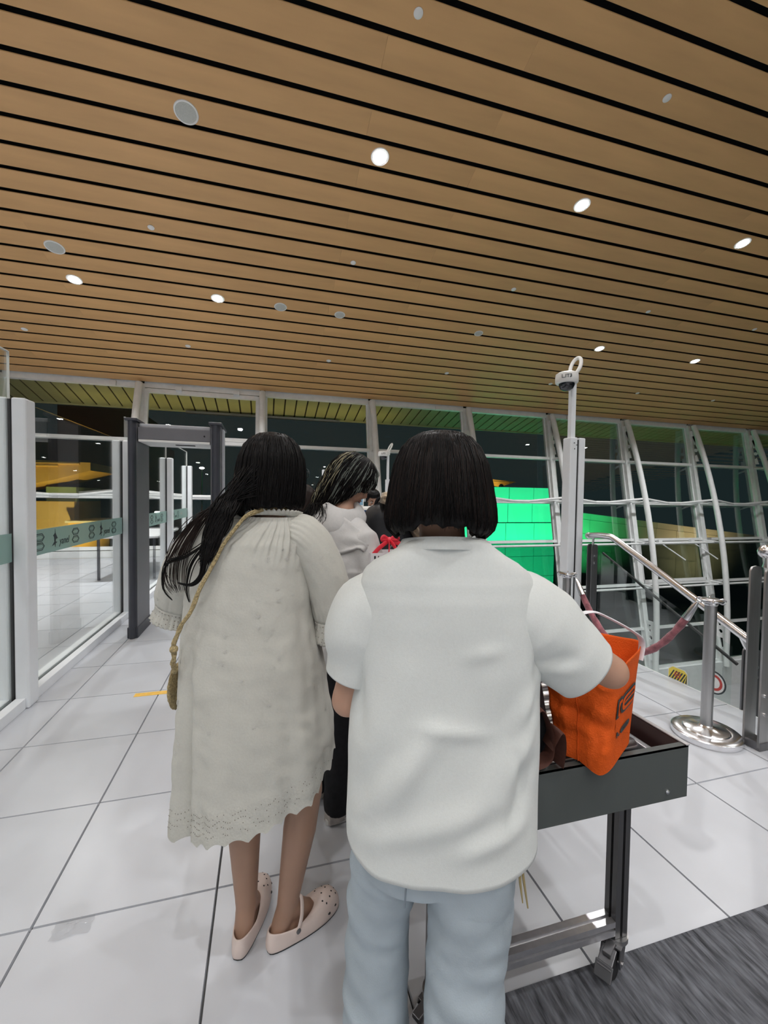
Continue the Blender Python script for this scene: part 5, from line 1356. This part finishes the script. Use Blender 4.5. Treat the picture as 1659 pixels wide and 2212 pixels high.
trousers(E_, 'blk', (0, 0, .78, .16, .115), [([(-.085, 0, .76), (-.088, .02, .45), (-.09, 0, .06)], [.085, .066, .066]), ([(.085, 0, .76), (.088, .02, .45), (.09, 0, .06)], [.085, .066, .066])], voxel=.013, fold_amp=.003)
sneaker(E_, (-.09, -.055, 0), (-.1, 1)); sneaker(E_, (.09, -.055, 0), (.1, 1))
headhair(E_, hcE, hrE, 'hair_brown', [(.13, 0), (.12, .05), (.09, .083), (.04, .098), (-.03, .102), (-.09, .095), (-.15, .085)], lambda ph: (-.14 if abs(((ph+PI) % (2*PI))-PI) > .9 else .04))
hcM, hrM = (0, .10, 1.435), rotm(-.10, .42, .05)
M_ = figure('man with short black hair bowing over papers behind the blue scanner top', (1.245, 5.0, 0), PI-.14, std(1.31), hcM, hrM, 1.0, voxel=.008)
simple_top(M_, 'blk', 1.32, .20)
trousers(M_, 'blk', (0, 0, .78, .16, .115), [([(-.085, 0, .76), (-.088, .02, .45), (-.09, 0, .06)], [.085, .066, .066]), ([(.085, 0, .76), (.088, .02, .45), (.09, 0, .06)], [.085, .066, .066])], voxel=.013, fold_amp=.003)
sneaker(M_, (-.09, -.055, 0), (-.1, 1), 'blk'); sneaker(M_, (.09, -.055, 0), (.1, 1), 'blk')
def botM(ph):
    a = abs(((ph+PI) % (2*PI))-PI)
    return .060 if a < .75 else lerp(.060, -.045, min(1, (a-.75)/.8))
headhair(M_, hcM, hrM, 'hair', [(.130, 0), (.127, .028), (.118, .052), (.095, .073), (.05, .083), (.0, .085), (-.06, .080)], botM, amp=.0025)

# ================================================================ bags on the roller table
M['orange'] = mat('orange_nonwoven', (.70, .10, .008), .75, nscale=14, namt=.14, bump=.35, bscale=240, spec=.25)
M['tape_w'] = mat('white_webbing', (.76, .76, .80), .7, nscale=120, namt=.06)
ob = empty('tote_bag', (.84, 1.05, TZ), 'orange non-woven tote bag with white handles and black print on the roller table', 'bag')
def bagpt(a, v):
    """a: around (0 = right face centre, going to the back), v: 0 bottom .. 1 top rim"""
    z = lerp(.742, 1.022, v)
    cx = lerp(.940, .958, v); cy = lerp(1.02, 1.062, v); hx = lerp(.077, .115, v**1.2); hy = lerp(.115, .145, v)
    c, s = math.cos(a), math.sin(a); e = .36
    x = math.copysign(abs(c)**e, c)*hx; y = math.copysign(abs(s)**e, s)*hy
    if s < -.3:                              # near gusset: centre crease pinched inwards and crumples
        y += .020*math.exp(-(x/.016)**2)*(.4+.6*v) - .010*math.exp(-((v-.10)/.12)**2)
        y += .009*noise.noise((x*26, 2, z*17)) + .004*noise.noise((x*60, 5, z*50)) + .007*math.sin(z*52+x*18)*math.exp(-((v-.42)/.12)**2)
    n_ = .007*noise.noise((x*16+9, y*16, z*12)); z += .010*math.sin(a*2)*v - .02*v*c*.35
    if v < .08: z -= .022*max(0, -s)*(1-v/.08)*math.exp(-((x-.055)/.035)**2)
    x *= 1+n_*1.2
    return Vector((cx + x*.5 + y*.866, cy - x*.866 + y*.5, z))
nb = 128; rs = [[bagpt(2*PI*i/nb, k/40) for i in range(nb)] for k in range(41)]
bo = MB().rings(rs, True, False).build('bag_body', 'orange', ob, angle=50); solid(bo, .0025, -1)
MB().rings([[bagpt(2*PI*i/nb, v) + Vector((0, 0, dz)) for i in range(nb)] for v, dz in ((.90, 0), (1, .001))], False, False)
st_ = MB()
for dx in (-.003, .003): st_.tube([bagpt(1.5*PI, k/20) + Vector((dx, -.0015, 0)) for k in range(21)], .0012, 5)
st_.build('gusset_seam', 'orange', bo)
def strap_(pts, m, par, nm, r=.013):
    s = MB().tube(curve_pts(pts, 26), r, 10, flat=.3, up=(0, 1, .7)).build(nm, m, par, local=False, angle=80); return s
strap_([bagpt(.30, .86) + Vector((.004, 0, 0)), bagpt(.30, 1.0) + Vector((.002, 0, .02)), (1.030, .99, 1.085), (.962, 1.01, 1.122), (.905, 1.0, 1.142), (.85, 1.0, 1.135), (.80, 1.0, 1.105), bagpt(PI+.35, 1.0) + Vector((0, 0, .01)), bagpt(PI+.35, .86)], 'tape_w', bo, 'handle', .0105)
strap_([bagpt(PI-.9, .84), bagpt(PI-.9, .99) + Vector((.006, -.01, .012)), (.965, 1.06, 1.075), (.925, 1.02, 1.070), (.90, .98, 1.03)], 'tape_w', bo, 'handle', .012)
def wrap_on_bag(me, a0, wscale, v0, vscale, out=.003):
    """bends a flat print onto the bag side"""
    for vtx in me.vertices:
        p = bagpt(a0 + vtx.co.x*wscale, v0 + vtx.co.y*vscale); q = bagpt(a0 + vtx.co.x*wscale + .01, v0 + vtx.co.y*vscale); r_ = bagpt(a0 + vtx.co.x*wscale, v0 + vtx.co.y*vscale + .01)
        n = (q-p).cross(r_-p).normalized(); vtx.co = p + n*(out + vtx.co.z) - wl(bo)
    me.update(); return me
def outline_letters(txt, size):
    a = text_mesh(txt, size, .0004, .1, .010*size*10); return a
# outlined capitals: a black heavy letter with an orange core
for a0, tx, sz, v0, va in ((-.10, 're', .105, .60, 3.1), (-.10, 'a . o', .030, .30, 3.1), (PI+.15, '*o%', .09, .62, 3.1)):
    b1 = text_mesh(tx, sz, .0004, .08, sz*.085); link('print_outline', wrap_on_bag(b1, a0, 5.2 if a0 < 0 else -5.2, v0, va, .0025), 'ink', bo, False)
    if sz > .05:
        b2 = text_mesh(tx, sz, .0004, .08, sz*.0); link('print_core', wrap_on_bag(b2, a0, 5.2 if a0 < 0 else -5.2, v0, va, .0040), 'orange', bo, False)
# black cloth bag with a brown strap, left of the orange one
bb = empty('cloth_bag', (.70, 1.075, TZ), 'black cloth bag with dark brown strap left of the orange tote', 'bag')
rs = []
for k in range(21):
    v = k/20; z = lerp(.738, 1.10, v); f = (.5+.5*math.sin(PI*min(1, .35+.65*v)))*(1 if v < .8 else lerp(1, .72, (v-.8)/.2))
    rs.append([(lerp(.705, .690, v) + (.095-.025*v)*f*math.cos(a)*(1+.12*noise.noise((math.cos(a)*2, math.sin(a)*2, v*4))), 1.075 + .105*f*math.sin(a)*(1+.1*noise.noise((math.cos(a)*2+5, math.sin(a)*2, v*5))), z) for a in [2*PI*i/48 for i in range(48)]])
MB().rings(rs).build('bag_body', 'blk', bb, angle=180)
M['strap_b'] = mat('dark_brown_webbing', (.105, .040, .028), .7, nscale=90, namt=.2)
for q in ([(.70, .975, .745), (.735, .955, .775), (.742, .962, .84), (.715, .972, .90), (.690, .975, .86), (.69, .985, .80)], [(.735, .960, .80), (.760, .955, .845), (.775, .962, .80), (.770, .965, .742)]):
    MB().tube(curve_pts(q, 26), .026, 10, flat=.10, up=(0, 1, 0)).build('strap', 'strap_b', bb, angle=80)
MB().tube([(.665, 1.0, 1.08), (.655, .985, 1.12), (.640, 1.0, 1.10)], .012, 8, flat=.3).build('trim_loop', mat('maroon_trim', (.12, .012, .02), .7), bb)
# striped gift bag with a red ribbon bow
gb_ = empty('gift_bag', (.53, 1.80, TZ), 'white paper gift bag with black stripes and a red ribbon bow', 'bag')
M['gift'] = mat('white_paper', (.74, .72, .74), .5, nscale=10, namt=.03); M['ribbon'] = mat('red_ribbon', (.72, .035, .06), .4, nscale=40); M['pinkp'] = mat('pink_paper', (.72, .50, .54), .5)
gx0, gx1, gy0, gy1, gz1 = .43, .66, 1.74, 1.86, 1.225
m = MB().rings([[(gx0, gy0, TZ), (gx1, gy0, TZ), (gx1, gy1, TZ), (gx0, gy1, TZ)], [(gx0, gy0, gz1), (gx1, gy0, gz1), (gx1, gy1, gz1), (gx0, gy1, gz1)]], True, False)
go_ = m.build('bag_body', 'gift', gb_, False); solid(go_, .0015, -1)
for k, (x, w_, mm) in enumerate(((.445, .007, 'blk'), (.462, .004, 'brown'), (.482, .011, 'blk'), (.508, .005, 'blk'), (.535, .009, 'pinkp'), (.565, .006, 'blk'), (.590, .010, 'blk'), (.620, .005, 'brown'), (.640, .008, 'blk'))):
    MB().box(x, x+w_, gy0-.0012, gy0-.0002, TZ+.01, gz1-.012).build('stripe', mm, go_, False)
apex = Vector((.525, 1.79, 1.275))
MB().tube(curve_pts([(gx0+.015, gy0+.02, gz1-.01), (gx0+.045, gy0+.03, gz1+.018), apex], 12), .010, 8, flat=.15, up=(0, 0, 1)).build('ribbon_handle', 'ribbon', gb_)
MB().tube(curve_pts([(gx1-.015, gy0+.02, gz1-.01), (gx1-.045, gy0+.03, gz1+.018), apex], 12), .010, 8, flat=.15, up=(0, 0, 1)).build('ribbon_handle', 'ribbon', gb_)
bw = MB().ball(apex, .014, 10, 8)
for s in (-1, 1):
    bw.tube(curve_pts([apex, apex + Vector((s*.028, -.01, .018)), apex + Vector((s*.036, -.012, .002)), apex], 12), .008, 8, flat=.3)
    bw.tube(curve_pts([apex, apex + Vector((s*.014, -.05, -.03)), apex + Vector((s*.020, -.062, -.078))], 10), .011, 8, flat=.25)
bw.build('bow', 'ribbon', gb_)
# big black travel bag standing on the table, cream coat thrown over its right edge
tb = empty('travel_bag', (.68, 2.28, TZ), 'large rounded black travel bag standing on the rollers behind the gift bag', 'bag')
rs = []
for k in range(25):
    v = k/24; z = lerp(TZ+.006, 1.435, v); w_ = .145*(1 - .05*v) * (1 if v < .72 else math.sqrt(max(.02, 1-((v-.72)/.285)**2))); sh = -.055*max(0, v-.55)/.45
    rs.append([(.680 + sh + math.copysign(abs(math.cos(a))**.7, math.cos(a))*w_, 2.28 + math.copysign(abs(math.sin(a))**.7, math.sin(a))*.115*min(1, w_/.1), z) for a in [2*PI*i/40 for i in range(40)]])
tbo = MB().rings(rs).build('bag_body', mat('black_nylon', (.016, .018, .022), .5, nscale=20, namt=.2, bump=.1, bscale=200), tb, angle=180)
MB().tube(curve_pts([(.60, 2.155, .95), (.615, 2.150, 1.12), (.66, 2.153, 1.22), (.74, 2.155, 1.12), (.755, 2.157, .95)], 20), .004, 6).build('zip_line', 'gun', tbo)
MB().tube(curve_pts([(.585, 2.28, 1.41), (.60, 2.27, 1.455), (.66, 2.27, 1.455), (.675, 2.28, 1.42)], 14), .010, 8).build('grab_handle', 'blk', tbo)
M['coat'] = mat('cream_patterned_cloth', (.46, .37, .26), .85, nscale=26, namt=.6, bump=.4, bscale=60, sheen=.2)
ct = empty('coat', (.80, 2.2, TZ), 'cream and brown patterned coat draped over the black travel bag', 'coat')
path = curve_pts([(.60, 2.20, 1.462), (.665, 2.19, 1.440), (.735, 2.175, 1.375), (.80, 2.165, 1.27), (.855, 2.155, 1.17), (.88, 2.16, 1.0), (.89, 2.18, .80), (.90, 2.2, .755)], 40)
m = MB(); rs = []
for i, p in enumerate(path):
    t = (path[min(i+1, 40)]-path[max(i-1, 0)]).normalized(); u = Vector((0, 1, 0)); u = (u-t*u.dot(t)).normalized(); v = t.cross(u); ring = []
    for k in range(40):
        a = 2*PI*k/40; h = 1 + .16*math.sin(a*7+i*.12) + .3*noise.noise((math.cos(a)*1.5, math.sin(a)*1.5, i*.2))
        ring.append(p + u*math.cos(a)*.085*h + v*math.sin(a)*(.026+.012*math.sin(i*.2))*h)
    rs.append(ring)
m.rings(rs).build('coat_cloth', 'coat', ct, angle=180)
for k in range(5):
    MB().tube([path[j] + Vector((.004*math.sin(j+k), -.088+.01*k, .012*math.cos(k*1.7+j*.2))) for j in range(6+k*2, 22+k*3)], .0045, 6).build('dark_stripe', 'brown', ct)
